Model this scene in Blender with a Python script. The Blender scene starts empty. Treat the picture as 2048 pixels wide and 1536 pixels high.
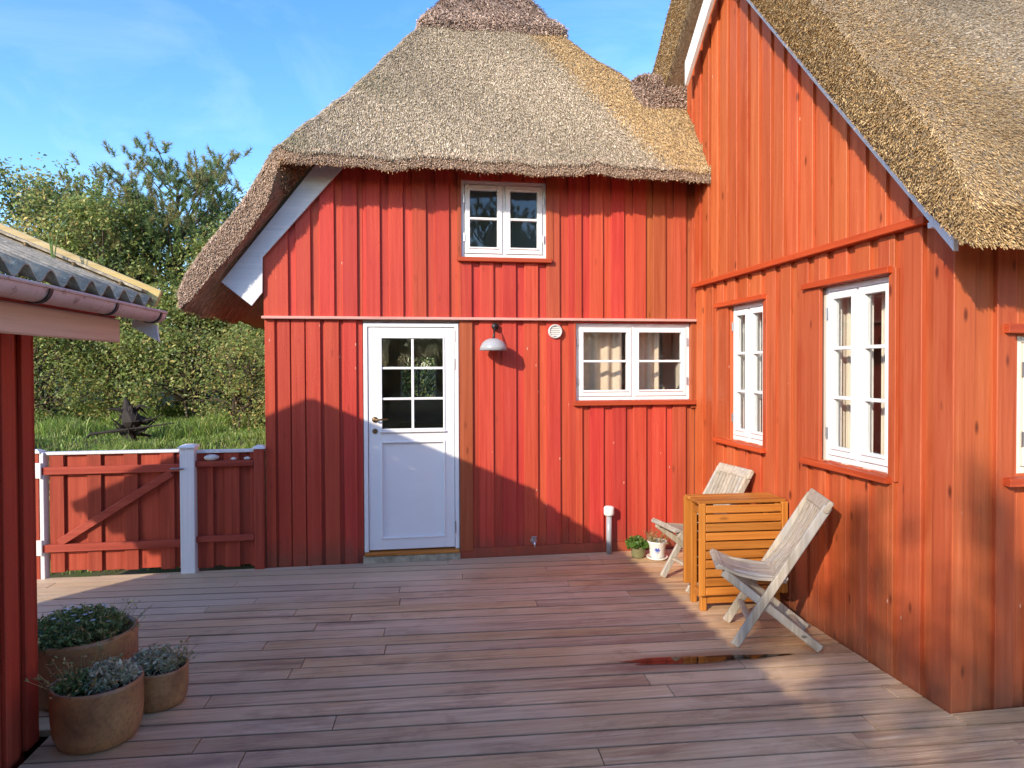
import bpy, math, random
import numpy as np
from mathutils import Vector, Matrix
random.seed(7); rng = np.random.default_rng(7)
S = bpy.context.scene; COL = S.collection
# ------------------------------------------------------------------ camera
F_PX, YAW, PITCH, ROLL, EYE = 1330.0, math.radians(8.64), math.radians(-0.9), 0.0035, 1.65
fw = Vector((math.sin(YAW)*math.cos(PITCH), math.cos(YAW)*math.cos(PITCH), math.sin(PITCH)))
r0 = Vector((math.cos(YAW), -math.sin(YAW), 0)); u0 = r0.cross(fw)
rt = r0*math.cos(ROLL) - u0*math.sin(ROLL); up = rt.cross(fw)
cam = bpy.data.objects.new('camera', bpy.data.cameras.new('camera')); COL.objects.link(cam)
cam.data.sensor_width = 36; cam.data.lens = F_PX/2048*36; cam.data.shift_y = -0.0069
cam.data.clip_start = 0.05; cam.data.clip_end = 2000
cam.matrix_world = Matrix(((rt.x, up.x, -fw.x, 0), (rt.y, up.y, -fw.y, 0), (rt.z, up.z, -fw.z, EYE), (0, 0, 0, 1)))
S.camera = cam
# ------------------------------------------------------------------ sky, sun, exposure
SUN = Vector((0.98, 1.0, -0.63)).normalized()          # the way the light travels
ELEV = math.asin(-SUN.z); AZ = math.atan2(-SUN.x, -SUN.y)   # from +Y towards +X
W = bpy.data.worlds.new('World'); S.world = W; W.use_nodes = True
wn = W.node_tree.nodes; wl = W.node_tree.links
sky = wn.new('ShaderNodeTexSky'); sky.sky_type = 'NISHITA'; sky.sun_disc = False
sky.sun_elevation = ELEV; sky.sun_rotation = AZ; sky.altitude = 0; sky.air_density = 1.0; sky.dust_density = 0.6; sky.ozone_density = 2.5
bg = wn['Background']; bg.inputs[1].default_value = 0.15
hsw = wn.new('ShaderNodeHueSaturation'); hsw.inputs['Saturation'].default_value = 1.27; hsw.inputs['Value'].default_value = 0.93; hsw.inputs['Hue'].default_value = 0.507
wl.new(sky.outputs[0], hsw.inputs['Color'])
wtc = wn.new('ShaderNodeTexCoord'); wmp = wn.new('ShaderNodeMapping'); wmp.inputs['Scale'].default_value = (1.2, 1.2, 3.2); wl.new(wtc.outputs['Generated'], wmp.inputs['Vector'])
wno = wn.new('ShaderNodeTexNoise'); wno.inputs['Scale'].default_value = 2.1; wno.inputs['Detail'].default_value = 9; wno.inputs['Roughness'].default_value = .62; wno.inputs['Distortion'].default_value = .9; wl.new(wmp.outputs[0], wno.inputs['Vector'])
wmr = wn.new('ShaderNodeMapRange'); wl.new(wno.outputs['Fac'], wmr.inputs[0])
for i_, v_ in enumerate((.48, .76, 0, .14)): wmr.inputs[i_+1].default_value = v_
whz = wn.new('ShaderNodeHueSaturation'); whz.inputs['Saturation'].default_value = .35; whz.inputs['Value'].default_value = 1.35; wl.new(sky.outputs[0], whz.inputs['Color'])   # thin cirrus
wmx = wn.new('ShaderNodeMix'); wmx.data_type = 'RGBA'; wl.new(wmr.outputs[0], wmx.inputs[0]); wl.new(hsw.outputs[0], wmx.inputs[6]); wl.new(whz.outputs[0], wmx.inputs[7]); wl.new(wmx.outputs[2], bg.inputs[0])
ld = bpy.data.lights.new('sun', 'SUN'); ld.energy = 2.0; ld.angle = math.radians(0.53); ld.color = (1.0, 0.87, 0.70)
sun = bpy.data.objects.new('sun', ld); COL.objects.link(sun)
sun.rotation_euler = SUN.to_track_quat('-Z', 'Y').to_euler(); sun.location = (-8, -8, 12)
S.view_settings.view_transform = 'Standard'; S.view_settings.look = 'None'; S.view_settings.exposure = 1.5; S.view_settings.gamma = 1
S.view_settings.use_curve_mapping = False
S.render.engine = 'CYCLES'
cy = S.cycles; cy.use_denoising = True; cy.max_bounces = 8; cy.diffuse_bounces = 4; cy.glossy_bounces = 4; cy.transparent_max_bounces = 12
cy.transmission_bounces = 4; cy.sample_clamp_indirect = 8
try: cy.denoiser = 'OPENIMAGEDENOISE'
except Exception: pass

# ------------------------------------------------------------------ helpers
def tag(o, label=None, cat=None, group=None, kind=None):
    if label: o['label'] = label
    if cat: o['category'] = cat
    if group: o['group'] = group
    if kind: o['kind'] = kind
    return o
def link(o, parent=None):
    COL.objects.link(o)
    if parent is not None: o.parent = parent
    return o
def empty(name, loc=(0, 0, 0), rz=0, parent=None):
    o = bpy.data.objects.new(name, None); o.empty_display_size = 0.1
    o.location = loc; o.rotation_euler = (0, 0, rz)
    return link(o, parent)
class MB:
    def __init__(s): s.v = []; s.f = []
    def add(s, vs, fs):
        n = len(s.v); s.v += [tuple(v) for v in vs]; s.f += [tuple(i+n for i in f) for f in fs]; return s
    def rings(s, rings, closed=True, caps=True):
        m = len(rings[0]); vs = [p for r in rings for p in r]; fs = []
        for k in range(len(rings)-1):
            for i in range(m if closed else m-1):
                j = (i+1) % m
                fs.append((k*m+i, k*m+j, (k+1)*m+j, (k+1)*m+i))
        if caps:
            fs.append(tuple(reversed(range(m)))); fs.append(tuple((len(rings)-1)*m+i for i in range(m)))
        return s.add(vs, fs)
    def frame_box(s, o, ax, ay, az, hx, hy, hz, c=0.004):
        """box centred on o with half sizes along three axes and chamfered long edges (along az)"""
        o = Vector(o); ax = Vector(ax).normalized(); ay = Vector(ay).normalized(); az = Vector(az).normalized()
        c = min(c, hx*.45, hy*.45, hz*.45)
        P = lambda x, y, z: o + ax*x + ay*y + az*z
        def ring(z, i): 
            X, Y = hx-i, hy-i
            return [P(-X+c, -Y, z), P(X-c, -Y, z), P(X, -Y+c, z), P(X, Y-c, z), P(X-c, Y, z), P(-X+c, Y, z), P(-X, Y-c, z), P(-X, -Y+c, z)]
        return s.rings([ring(-hz, c*.6), ring(-hz+c, 0), ring(hz-c, 0), ring(hz, c*.6)])
    def box(s, x0, x1, y0, y1, z0, z1, c=0.003):
        dx, dy, dz = x1-x0, y1-y0, z1-z0
        A = [((1,0,0), dx), ((0,1,0), dy), ((0,0,1), dz)]
        A.sort(key=lambda t: t[1])
        a, b, l = A
        import itertools
        ax, ay, az = Vector(a[0]), Vector(b[0]), Vector(l[0])
        if ax.cross(ay).dot(az) < 0: ax = -ax
        return s.frame_box(((x0+x1)/2, (y0+y1)/2, (z0+z1)/2), ax, ay, az, a[1]/2, b[1]/2, l[1]/2, c)
    def bar(s, p0, p1, w, t, side=(0, 1, 0), c=0.004):
        p0 = Vector(p0); p1 = Vector(p1); az = (p1-p0); L = az.length; az.normalize()
        ax = Vector(side); ax = (ax - az*ax.dot(az)).normalized(); ay = az.cross(ax)
        return s.frame_box((p0+p1)/2, ax, ay, az, w/2, t/2, L/2, c)
    def tube(s, pts, rad, n=8, caps=True):
        pts = [Vector(p) for p in pts]; rad = rad if isinstance(rad, (list, tuple)) else [rad]*len(pts)
        rings = []; ref = None
        for i, p in enumerate(pts):
            t = (pts[min(i+1, len(pts)-1)] - pts[max(i-1, 0)]).normalized()
            if ref is None: ref = Vector((0, 0, 1)) if abs(t.z) < .9 else Vector((1, 0, 0))
            a = (ref - t*ref.dot(t)).normalized(); b = t.cross(a); ref = a
            rings.append([p + (a*math.cos(2*math.pi*k/n) + b*math.sin(2*math.pi*k/n))*rad[i] for k in range(n)])
        return s.rings(rings, True, caps)
    def lathe(s, prof, n=32, o=(0, 0, 0), sx=1, sy=1, caps=False):
        o = Vector(o)
        return s.rings([[o + Vector((r*sx*math.cos(2*math.pi*k/n), r*sy*math.sin(2*math.pi*k/n), z)) for k in range(n)] for r, z in prof], True, caps)
    def build(s, name, mat, parent=None, smooth=False, **tags):
        me = bpy.data.meshes.new(name); me.from_pydata(s.v, [], s.f); me.update()
        if smooth: me.polygons.foreach_set('use_smooth', [True]*len(me.polygons))
        me.materials.append(mat)
        o = bpy.data.objects.new(name, me); link(o, parent); return tag(o, **tags)
def np_mesh(name, V, faces, mat, parent=None, col=None, smooth=False):
    """V (n,3); faces (m,k)"""
    me = bpy.data.meshes.new(name); V = np.asarray(V, np.float32); faces = np.asarray(faces, np.int32); m, k = faces.shape
    me.vertices.add(len(V)); me.vertices.foreach_set('co', V.ravel())
    me.loops.add(m*k); me.loops.foreach_set('vertex_index', faces.ravel())
    me.polygons.add(m); me.polygons.foreach_set('loop_start', np.arange(0, m*k, k, dtype=np.int32))
    if smooth: me.polygons.foreach_set('use_smooth', np.ones(m, bool))
    me.update(calc_edges=True); me.validate()
    if col is not None:
        a = me.color_attributes.new('tint', 'FLOAT_COLOR', 'POINT')
        c = np.ones((len(V), 4), np.float32); c[:, :3] = col; a.data.foreach_set('color', c.ravel())
    me.materials.append(mat)
    o = bpy.data.objects.new(name, me); return link(o, parent)

# ------------------------------------------------------------------ materials
class NT:
    def __init__(s, name):
        s.m = bpy.data.materials.new(name); s.m.use_nodes = True; s.t = s.m.node_tree; s.b = s.t.nodes['Principled BSDF']
    def n(s, typ, **kw):
        nd = s.t.nodes.new(typ)
        for k, v in kw.items(): setattr(nd, k, v)
        return nd
    def l(s, a, b): s.t.links.new(a, b)
    def val(s, nd, **kw):
        for k, v in kw.items(): nd.inputs[k.replace('_', ' ')].default_value = v
        return nd
    def noise(s, vec, scale, detail=4, rough=.55, dist=0):
        nd = s.n('ShaderNodeTexNoise'); s.val(nd, Scale=scale, Detail=detail, Roughness=rough, Distortion=dist)
        if vec is not None: s.l(vec, nd.inputs['Vector'])
        return nd.outputs['Fac']
    def ramp(s, fac, stops):
        nd = s.n('ShaderNodeValToRGB'); e = nd.color_ramp.elements
        while len(e) < len(stops): e.new(.5)
        for i, (p, c) in enumerate(stops): e[i].position = p; e[i].color = (*c, 1) if len(c) == 3 else c
        s.l(fac, nd.inputs[0]); return nd.outputs[0]
    def mix(s, fac, a, b, mode='MIX'):
        nd = s.n('ShaderNodeMix', data_type='RGBA', blend_type=mode)
        for inp, v in ((nd.inputs[0], fac), (nd.inputs[6], a), (nd.inputs[7], b)):
            if hasattr(v, 'links') or hasattr(v, 'is_linked'): s.l(v, inp)
            elif isinstance(v, (int, float)): inp.default_value = v
            else: inp.default_value = (*v, 1)
        return nd.outputs[2]
    def math(s, op, a, b=0.0, c=None):
        nd = s.n('ShaderNodeMath', operation=op)
        for i, v in enumerate((a, b, c)):
            if v is None: continue
            if hasattr(v, 'is_linked'): s.l(v, nd.inputs[i])
            else: nd.inputs[i].default_value = v
        return nd.outputs[0]
    def maprange(s, v, a, b, c, d):
        nd = s.n('ShaderNodeMapRange'); s.l(v, nd.inputs[0])
        for i, x in enumerate((a, b, c, d)): nd.inputs[i+1].default_value = x
        return nd.outputs[0]
    def objvec(s, scale, rnd=True):
        tc = s.n('ShaderNodeTexCoord'); mp = s.n('ShaderNodeMapping'); v = tc.outputs['Object']
        if rnd:
            oi = s.n('ShaderNodeObjectInfo'); cmb = s.n('ShaderNodeCombineXYZ')
            r = s.math('MULTIPLY', oi.outputs['Random'], 37.0)
            for i in range(3): s.l(r, cmb.inputs[i])
            ad = s.n('ShaderNodeVectorMath', operation='ADD'); s.l(v, ad.inputs[0]); s.l(cmb.outputs[0], ad.inputs[1]); v = ad.outputs[0]
        s.l(v, mp.inputs['Vector']); mp.inputs['Scale'].default_value = scale; return mp.outputs[0]
    def bump(s, h, strength=.3, dist=.01):
        nd = s.n('ShaderNodeBump'); nd.inputs['Strength'].default_value = strength; nd.inputs['Distance'].default_value = dist
        s.l(h, nd.inputs['Height']); s.l(nd.outputs[0], s.b.inputs['Normal'])
    def done(s, col=None, rough=.6, spec=.5, metal=0):
        if col is not None:
            if hasattr(col, 'is_linked'): s.l(col, s.b.inputs['Base Color'])
            else: s.b.inputs['Base Color'].default_value = (*col, 1)
        if hasattr(rough, 'is_linked'): s.l(rough, s.b.inputs['Roughness'])
        else: s.b.inputs['Roughness'].default_value = rough
        s.b.inputs['Specular IOR Level'].default_value = spec; s.b.inputs['Metallic'].default_value = metal
        return s.m
def axis_scale(axis, along, across):
    return tuple(along if a == axis else across for a in 'XYZ')
def wood(name, stops, axis='Z', rough=.6, rnd=.15, bump=.25, knots=.5, patch=None, fine=38, spec=.3, saw=0, hue=0.0, specks=False):
    m = NT(name)
    g = m.noise(m.objvec(axis_scale(axis, 1.1, fine)), 1.0, 6, .62, .25)
    col = m.ramp(g, stops)
    if patch:
        pv = m.noise(m.objvec(axis_scale(axis, .9, 4.5)), 1.0, 5, .6, .4)
        col = m.mix(m.maprange(pv, patch[1], patch[2], 0, patch[3]), col, patch[0])
    if knots:
        vo = m.n('ShaderNodeTexVoronoi'); m.val(vo, Scale=1.0); m.l(m.objvec(axis_scale(axis, 3.0, 8.5)), vo.inputs['Vector'])
        k = m.maprange(vo.outputs['Distance'], .05, .13, knots, 0)
        col = m.mix(k, col, tuple(x*.35 for x in stops[0][1]))
    oi = m.n('ShaderNodeObjectInfo'); hs = m.n('ShaderNodeHueSaturation')
    m.l(m.maprange(oi.outputs['Random'], 0, 1, 1-rnd, 1+rnd), hs.inputs['Value'])
    if hue:
        r2 = m.math('FRACT', m.math('MULTIPLY', oi.outputs['Random'], 7.31)); m.l(m.maprange(r2, 0, 1, .5-hue, .5+hue), hs.inputs['Hue'])
    m.l(col, hs.inputs['Color']); h = g
    if saw:
        wv = m.n('ShaderNodeTexWave', wave_type='BANDS', bands_direction='DIAGONAL'); m.val(wv, Scale=26.0, Distortion=2.5, Detail=1.5)
        m.l(m.objvec((1, 1, 1)), wv.inputs['Vector'])
        h = m.math('ADD', g, m.math('MULTIPLY', wv.outputs['Fac'], saw))
    out = hs.outputs[0]
    if specks:
        v2 = m.n('ShaderNodeTexVoronoi'); m.val(v2, Scale=1.0); m.l(m.objvec((14, 14, 5)), v2.inputs['Vector'])
        sel = m.math('GREATER_THAN', m.noise(m.objvec((1, 1, 1), False), 2.2, 3), .56)
        out = m.mix(m.math('MULTIPLY', m.maprange(v2.outputs['Distance'], .03, .075, .75, 0), sel), out, (.72, .52, .40))
        sp = m.n('ShaderNodeSeparateXYZ'); m.l(m.n('ShaderNodeTexCoord').outputs['Object'], sp.inputs[0])
        zz = m.math('ADD', sp.outputs[2], m.math('MULTIPLY', m.noise(m.objvec((5, 5, 2), False), 1.5, 6, .7), -.45))
        out = m.mix(m.maprange(zz, -.20, .02, .55, 0), out, (.13, .07, .04))
    m.bump(h, bump, .006)
    rg = m.maprange(g, .3, .7, rough-.08, rough+.12)
    return m.done(out, rg, spec)
def plain(name, col, rough=.5, spec=.5, metal=0, var=.12, scale=6, bump=0, dirt=None):
    m = NT(name); n = m.noise(m.objvec((1, 1, 1)), scale, 6, .6)
    c = m.ramp(n, [(.3, tuple(x*(1-var) for x in col)), (.7, tuple(min(1, x*(1+var)) for x in col))])
    if dirt:
        d = m.noise(m.objvec((1, 1, 1)), dirt[1], 8, .7); c = m.mix(m.maprange(d, dirt[2], dirt[2]+.12, 0, dirt[3]), c, dirt[0])
    if bump: m.bump(m.noise(m.objvec((1, 1, 1)), scale*8, 5, .6), bump, .004)
    return m.done(c, rough, spec, metal)
M = {}
M['red'] = wood('red_paint', [(.25, (.37, .038, .020)), (.5, (.47, .060, .030)), (.75, (.53, .084, .045))], 'Z', .55, .12, .35, .25, ((.40, .036, .028), .5, .75, .5), saw=.25, hue=.006, specks=True)
M['brown'] = wood('brown_red_stain', [(.25, (.28, .055, .020)), (.5, (.37, .082, .030)), (.75, (.44, .11, .045))], 'Z', .5, .12, .3, .55, hue=.008)
M['orange'] = wood('orange_red_stain', [(.22, (.30, .052, .016)), (.45, (.43, .092, .030)), (.62, (.48, .112, .039)), (.8, (.54, .165, .070))], 'Z', .48, .13, .45, .85, ((.36, .050, .012), .52, .68, .7), fine=30, hue=.004, specks=True)
M['shedred'] = wood('shed_red_paint', [(.25, (.30, .030, .016)), (.6, (.42, .055, .026)), (.8, (.48, .09, .05))], 'Z', .6, .15, .4, .25, saw=.15)
M['gatered'] = wood('gate_red_stain', [(.25, (.24, .034, .018)), (.55, (.36, .058, .030)), (.8, (.44, .09, .05))], 'Z', .55, .2, .35, .4)
M['gateredx'] = wood('gate_rail_stain', [(.25, (.26, .04, .026)), (.55, (.36, .062, .038)), (.8, (.45, .10, .06))], 'X', .5, .12, .35, .4)
M['trimx'] = wood('red_trim_board', [(.25, (.30, .040, .014)), (.6, (.44, .07, .022)), (.8, (.54, .12, .05))], 'X', .5, .1, .3, .3)
M['trimy'] = wood('orange_trim_board', [(.25, (.34, .040, .010)), (.6, (.48, .072, .018)), (.8, (.54, .10, .03))], 'Y', .5, .1, .3, .3)
M['drip'] = wood('weathered_drip_board', [(.3, (.42, .16, .12)), (.5, (.60, .33, .28)), (.7, (.50, .12, .08))], 'X', .6, .1, .3, 0)
M['white'] = plain('white_paint', (.80, .80, .79), .35, .4, var=.03, scale=3)
M['whitewood'] = wood('white_painted_board', [(.3, (.66, .67, .68)), (.7, (.80, .80, .80))], 'Z', .45, .04, .15, .1)
M['cream'] = plain('cream_paint', (.72, .68, .58), .4, var=.04)
M['plaster'] = plain('pale_plaster', (.62, .58, .50), .8, .2, var=.06, scale=3)
M['pine_floor'] = wood('pine_floor', [(.3, (.30, .17, .08)), (.7, (.42, .25, .12))], 'Y', .4, .1, .1, .3)
M['interior_dark'] = plain('brown_upholstery', (.10, .08, .06), .8)
M['teal'] = plain('teal_fabric', (.05, .30, .36), .8)
M['concrete'] = plain('concrete', (.40, .35, .25), .85, .3, var=.3, scale=14, bump=.5, dirt=((.10, .09, .05), 5, .52, .7))
M['steel'] = plain('galvanised_steel', (.55, .56, .58), .3, metal=.9, var=.1)
M['dark_metal'] = plain('dark_metal', (.035, .035, .035), .45, metal=.5)
M['brass'] = plain('aged_brass', (.20, .13, .06), .4, metal=.8)
M['grey_enamel'] = plain('grey_enamel', (.36, .37, .385), .3, var=.04)
M['white_plastic'] = plain('white_plastic', (.78, .76, .70), .35, var=.03)
M['curtain'] = plain('curtain_cloth', (.66, .60, .50), .9, .1, var=.05)
M['curtain_pink'] = plain('rosy_curtain_cloth', (.62, .50, .38), .9, .1, var=.1)
M['soil'] = plain('potting_soil', (.035, .024, .016), .95, .1, var=.4, scale=40, bump=1)
M['ground'] = plain('bare_earth', (.085, .075, .045), .95, .1, var=.4, scale=5, bump=.6, dirt=((.05, .08, .02), 2, .45, .8))
M['bargeboard'] = wood('grey_white_board', [(.3, (.60, .62, .64)), (.7, (.74, .75, .76))], 'X', .5, .03, .12, .1)
M['bark'] = plain('bark', (.085, .065, .045), .9, .2, var=.4, scale=12, bump=1)
M['driftwood'] = plain('dark_driftwood', (.030, .024, .020), .8, .3, var=.4, scale=20, bump=1)
M['stone'] = plain('pale_beach_stone', (.62, .60, .56), .7, var=.1)
M['gap_shade'] = plain('painted_gap_shade', (.012, .011, .010), .95, .1)  # flat black for the sheet added to darken the deck gaps
# deck
def deck_mat():
    m = NT('weathered_decking')
    g = m.noise(m.objvec((1.3, 55, 20)), 1.0, 7, .65, .3)
    col = m.ramp(g, [(.24, (.26, .140, .062)), (.43, (.54, .33, .165)), (.60, (.66, .425, .225)), (.76, (.84, .61, .37))])
    tc = m.n('ShaderNodeTexCoord').outputs['Object']
    big = m.noise(tc, .9, 5, .6, .3)
    col = m.mix(m.maprange(big, .45, .68, 0, .55), col, (.76, .56, .35))
    bl = m.noise(m.objvec((1.6, 3.2, 1), False), 1.3, 8, .7, .5); col = m.mix(m.maprange(bl, .52, .66, 0, .55), col, (.29, .165, .085))          # blotchy old oil
    wv = m.objvec((.8, 7, 1)); wet = m.noise(wv, 1.0, 6, .65, .6)
    wf = m.maprange(wet, .54, .66, 0, .6); col = m.mix(wf, col, (.24, .135, .085))
    sc = m.noise(m.objvec((2.2, 60, 1)), 1.0, 4, .7, .4); col = m.mix(m.maprange(sc, .60, .72, 0, .55), col, (.76, .60, .42))     # scuffed, worn fibres
    sub = m.n('ShaderNodeVectorMath', operation='SUBTRACT'); m.l(m.n('ShaderNodeTexCoord').outputs['Object'], sub.inputs[0]); sub.inputs[1].default_value = (1.62, 3.505, 0)
    sc2 = m.n('ShaderNodeVectorMath', operation='MULTIPLY'); m.l(sub.outputs[0], sc2.inputs[0]); sc2.inputs[1].default_value = (1.35, 7.5, 0)
    ln = m.n('ShaderNodeVectorMath', operation='LENGTH'); m.l(sc2.outputs[0], ln.inputs[0])                                   # damp wood round the puddle
    dm = m.maprange(m.math('ADD', ln.outputs['Value'], m.math('MULTIPLY', wet, .9)), .95, 1.45, .7, 0); col = m.mix(dm, col, (.16, .085, .055)); wf = m.math('MAXIMUM', wf, dm)
    sp = m.n('ShaderNodeSeparateXYZ'); m.l(tc, sp.inputs[0])       # paler, greener boards towards the gate
    far = m.math('SUBTRACT', m.math('ADD', sp.outputs[1], m.math('MULTIPLY', big, .5)), m.math('MULTIPLY', sp.outputs[0], .30))
    col = m.mix(m.maprange(far, 5.05, 5.6, 0, .6), col, (.60, .50, .345))
    dt_ = m.n('ShaderNodeVectorMath', operation='DOT_PRODUCT'); m.l(tc, dt_.inputs[0]); dt_.inputs[1].default_value = (.05234/.1305, .99863/.1305, 0)   # board-edge grime, painted darker to stand in for shade in the gaps
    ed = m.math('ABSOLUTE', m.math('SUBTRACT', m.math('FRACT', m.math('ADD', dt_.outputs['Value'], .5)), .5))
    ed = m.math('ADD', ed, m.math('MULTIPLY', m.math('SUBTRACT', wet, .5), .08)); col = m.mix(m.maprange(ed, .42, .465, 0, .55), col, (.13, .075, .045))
    oi = m.n('ShaderNodeObjectInfo'); hs = m.n('ShaderNodeHueSaturation'); m.l(m.maprange(oi.outputs['Random'], 0, 1, .90, 1.09), hs.inputs['Value'])
    m.l(m.maprange(m.math('FRACT', m.math('MULTIPLY', oi.outputs['Random'], 5.7)), 0, 1, .92, 1.06), hs.inputs['Saturation']); m.l(col, hs.inputs['Color'])
    m.bump(m.math('ADD', g, m.math('MULTIPLY', wet, .5)), .8, .007)
    r = m.math('SUBTRACT', m.maprange(g, .3, .7, .48, .68), m.math('MULTIPLY', wf, .28))
    return m.done(hs.outputs[0], r, .4)
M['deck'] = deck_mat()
M['teak'] = wood('oiled_teak', [(.25, (.26, .082, .014)), (.5, (.42, .15, .025)), (.75, (.54, .22, .045))], 'X', .42, .20, .2, .45, ((.30, .11, .02), .52, .7, .6))
M['teakz'] = wood('oiled_teak_upright', [(.25, (.28, .09, .016)), (.5, (.46, .17, .028)), (.75, (.56, .24, .05))], 'Z', .38, .12, .2, .35, ((.30, .11, .02), .55, .7, .6))
M['oldteak'] = wood('silvered_teak', [(.25, (.25, .205, .145)), (.5, (.41, .355, .27)), (.75, (.54, .48, .385))], 'Z', .65, .1, .35, .15, ((.33, .33, .33), .5, .68, .6))
M['oldteakx'] = wood('silvered_teak_flat', [(.25, (.25, .20, .14)), (.5, (.41, .35, .265)), (.75, (.54, .475, .375))], 'X', .65, .1, .35, .15, ((.33, .33, .33), .5, .68, .6))
def straw(name, tint_amt=1.0, fall=(.28, .21, .13)):
    m = NT(name); a = m.n('ShaderNodeAttribute', attribute_name='tint')
    return m.done(a.outputs['Color'], .75, .25)
M['reed'] = straw('reed_stalks')
def thatch_base(name, a, b):
    m = NT(name); n = m.noise(m.objvec((1, 1, 1), False), 45, 6, .7); col = m.ramp(n, [(.3, a), (.7, b)]); m.bump(n, .8, .02); return m.done(col, .9, .1)
M['thatch'] = thatch_base('packed_thatch', (.17, .125, .08), (.36, .28, .19))
M['thatch_under'] = thatch_base('thatch_underside', (.12, .075, .045), (.26, .18, .11))
M['heather'] = thatch_base('heather_ridging', (.14, .095, .075), (.32, .23, .18))
def leaf_mat(name, rough=.45):
    m = NT(name); a = m.n('ShaderNodeAttribute', attribute_name='tint'); m.done(a.outputs['Color'], rough, .4)
    tr = m.n('ShaderNodeBsdfTranslucent'); hs = m.n('ShaderNodeHueSaturation'); m.l(a.outputs['Color'], hs.inputs['Color']); hs.inputs['Value'].default_value = 1.3; hs.inputs['Hue'].default_value = .48
    m.l(hs.outputs[0], tr.inputs['Color']); mx = m.n('ShaderNodeMixShader'); mx.inputs[0].default_value = .45
    m.l(m.b.outputs[0], mx.inputs[1]); m.l(tr.outputs[0], mx.inputs[2]); m.l(mx.outputs[0], m.t.nodes['Material Output'].inputs[0]); return m.m
M['leaf'] = leaf_mat('leaves')
def glass_mat():
    m = NT('window_glass'); t = m.t; tr = m.n('ShaderNodeBsdfTransparent'); gl = m.n('ShaderNodeBsdfGlossy'); gl.inputs['Roughness'].default_value = .008
    tr.inputs[0].default_value = (.97, .98, .975, 1); fr = m.n('ShaderNodeFresnel'); fr.inputs[0].default_value = 1.8
    tc = m.n('ShaderNodeTexCoord'); bp = m.n('ShaderNodeBump'); bp.inputs['Strength'].default_value = .04; bp.inputs['Distance'].default_value = .02
    m.l(m.noise(tc.outputs['Object'], 2.5, 2), bp.inputs['Height']); m.l(bp.outputs[0], gl.inputs['Normal'])
    mx = m.n('ShaderNodeMixShader'); ge = m.n('ShaderNodeNewGeometry'); m.l(m.math('MULTIPLY', fr.outputs[0], m.math('SUBTRACT', 1.0, ge.outputs['Backfacing'])), mx.inputs[0]); m.l(tr.outputs[0], mx.inputs[1]); m.l(gl.outputs[0], mx.inputs[2])   # one reflection per sheet, at its outer face
    m.l(mx.outputs[0], t.nodes['Material Output'].inputs[0]); return m.m
M['glass'] = glass_mat()
def water_mat():
    m = NT('rain_water'); tr = m.n('ShaderNodeBsdfTransparent'); tr.inputs[0].default_value = (.62, .56, .52, 1); gl = m.n('ShaderNodeBsdfGlossy'); gl.inputs['Roughness'].default_value = .02
    fr = m.n('ShaderNodeFresnel'); fr.inputs[0].default_value = 1.6; mx = m.n('ShaderNodeMixShader')
    m.l(fr.outputs[0], mx.inputs[0]); m.l(tr.outputs[0], mx.inputs[1]); m.l(gl.outputs[0], mx.inputs[2]); m.l(mx.outputs[0], m.t.nodes['Material Output'].inputs[0]); return m.m
M['water'] = water_mat()
def terracotta():
    m = NT('salt_glazed_terracotta'); v = m.objvec((1, 1, 1)); n = m.noise(v, 5, 6, .65, .5); f = m.noise(v, 60, 4, .6)
    c = m.ramp(n, [(.3, (.17, .075, .034)), (.5, (.36, .165, .066)), (.7, (.47, .235, .09))])
    c = m.mix(m.maprange(f, .5, .65, 0, .5), c, (.17, .08, .04)); m.bump(f, .15, .003)
    return m.done(c, .38, .5)
M['terracotta'] = terracotta()
def sheet_mat():
    m = NT('lichened_fibre_cement'); v = m.objvec((1, 1, 1)); n = m.noise(v, 14, 8, .7); n2 = m.noise(v, 45, 5, .7)
    c = m.ramp(n, [(.3, (.22, .19, .15)), (.5, (.42, .35, .25)), (.7, (.60, .50, .35))])
    c = m.mix(m.maprange(n2, .55, .65, 0, .8), c, (.74, .64, .46)); c = m.mix(m.maprange(m.noise(v, 6, 6, .7), .6, .68, 0, .7), c, (.16, .17, .04)); m.bump(n2, .8, .006)
    return m.done(c, .9, .2)
M['sheet'] = sheet_mat()
M['lichen_board'] = wood('lichened_verge_board', [(.3, (.34, .24, .10)), (.5, (.52, .40, .20)), (.75, (.60, .50, .30))], 'X', .8, .05, .4, .2, ((.60, .44, .14), .5, .65, .6))
M['gutter'] = plain('weathered_pink_gutter', (.56, .42, .39), .42, .5, var=.12, scale=5, dirt=((.20, .10, .07), 22, .55, .8))
M['pinkboard'] = wood('faded_pink_board', [(.3, (.62, .40, .29)), (.55, (.74, .52, .40)), (.8, (.80, .60, .48))], 'Y', .6, .04, .3, .15)

# ------------------------------------------------------------------ ground, deck
def smooth(e0, e1, x):
    t = np.clip((x-e0)/(e1-e0), 0, 1); return t*t*(3-2*t)
def ground_h(x, y):
    x = np.asarray(x, float); y = np.asarray(y, float)
    h = -.22 + .98*smooth(5.9, 8.6, y)*smooth(.5, -1.6, x) + .25*smooth(9, 22, y)
    return h + .05*np.sin(x*1.7+1)*np.sin(y*1.3)*smooth(6.5, 9, y)
def ground():
    g = np.concatenate([[-400, -150, -60, -30], np.arange(-20, 20.1, .4), [30, 60, 150, 400]]); n = len(g)
    X, Y = np.meshgrid(g, g + 4); Z = ground_h(X, Y)
    V = np.stack([X.ravel(), Y.ravel(), Z.ravel()], 1); i = np.arange(n-1)
    a = (i[:, None]*n + i[None, :]).ravel(); Fq = np.stack([a, a+1, a+n+1, a+n], 1)
    tag(np_mesh('ground', V, Fq, M['ground'], smooth=True), kind='structure')
ground()
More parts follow.
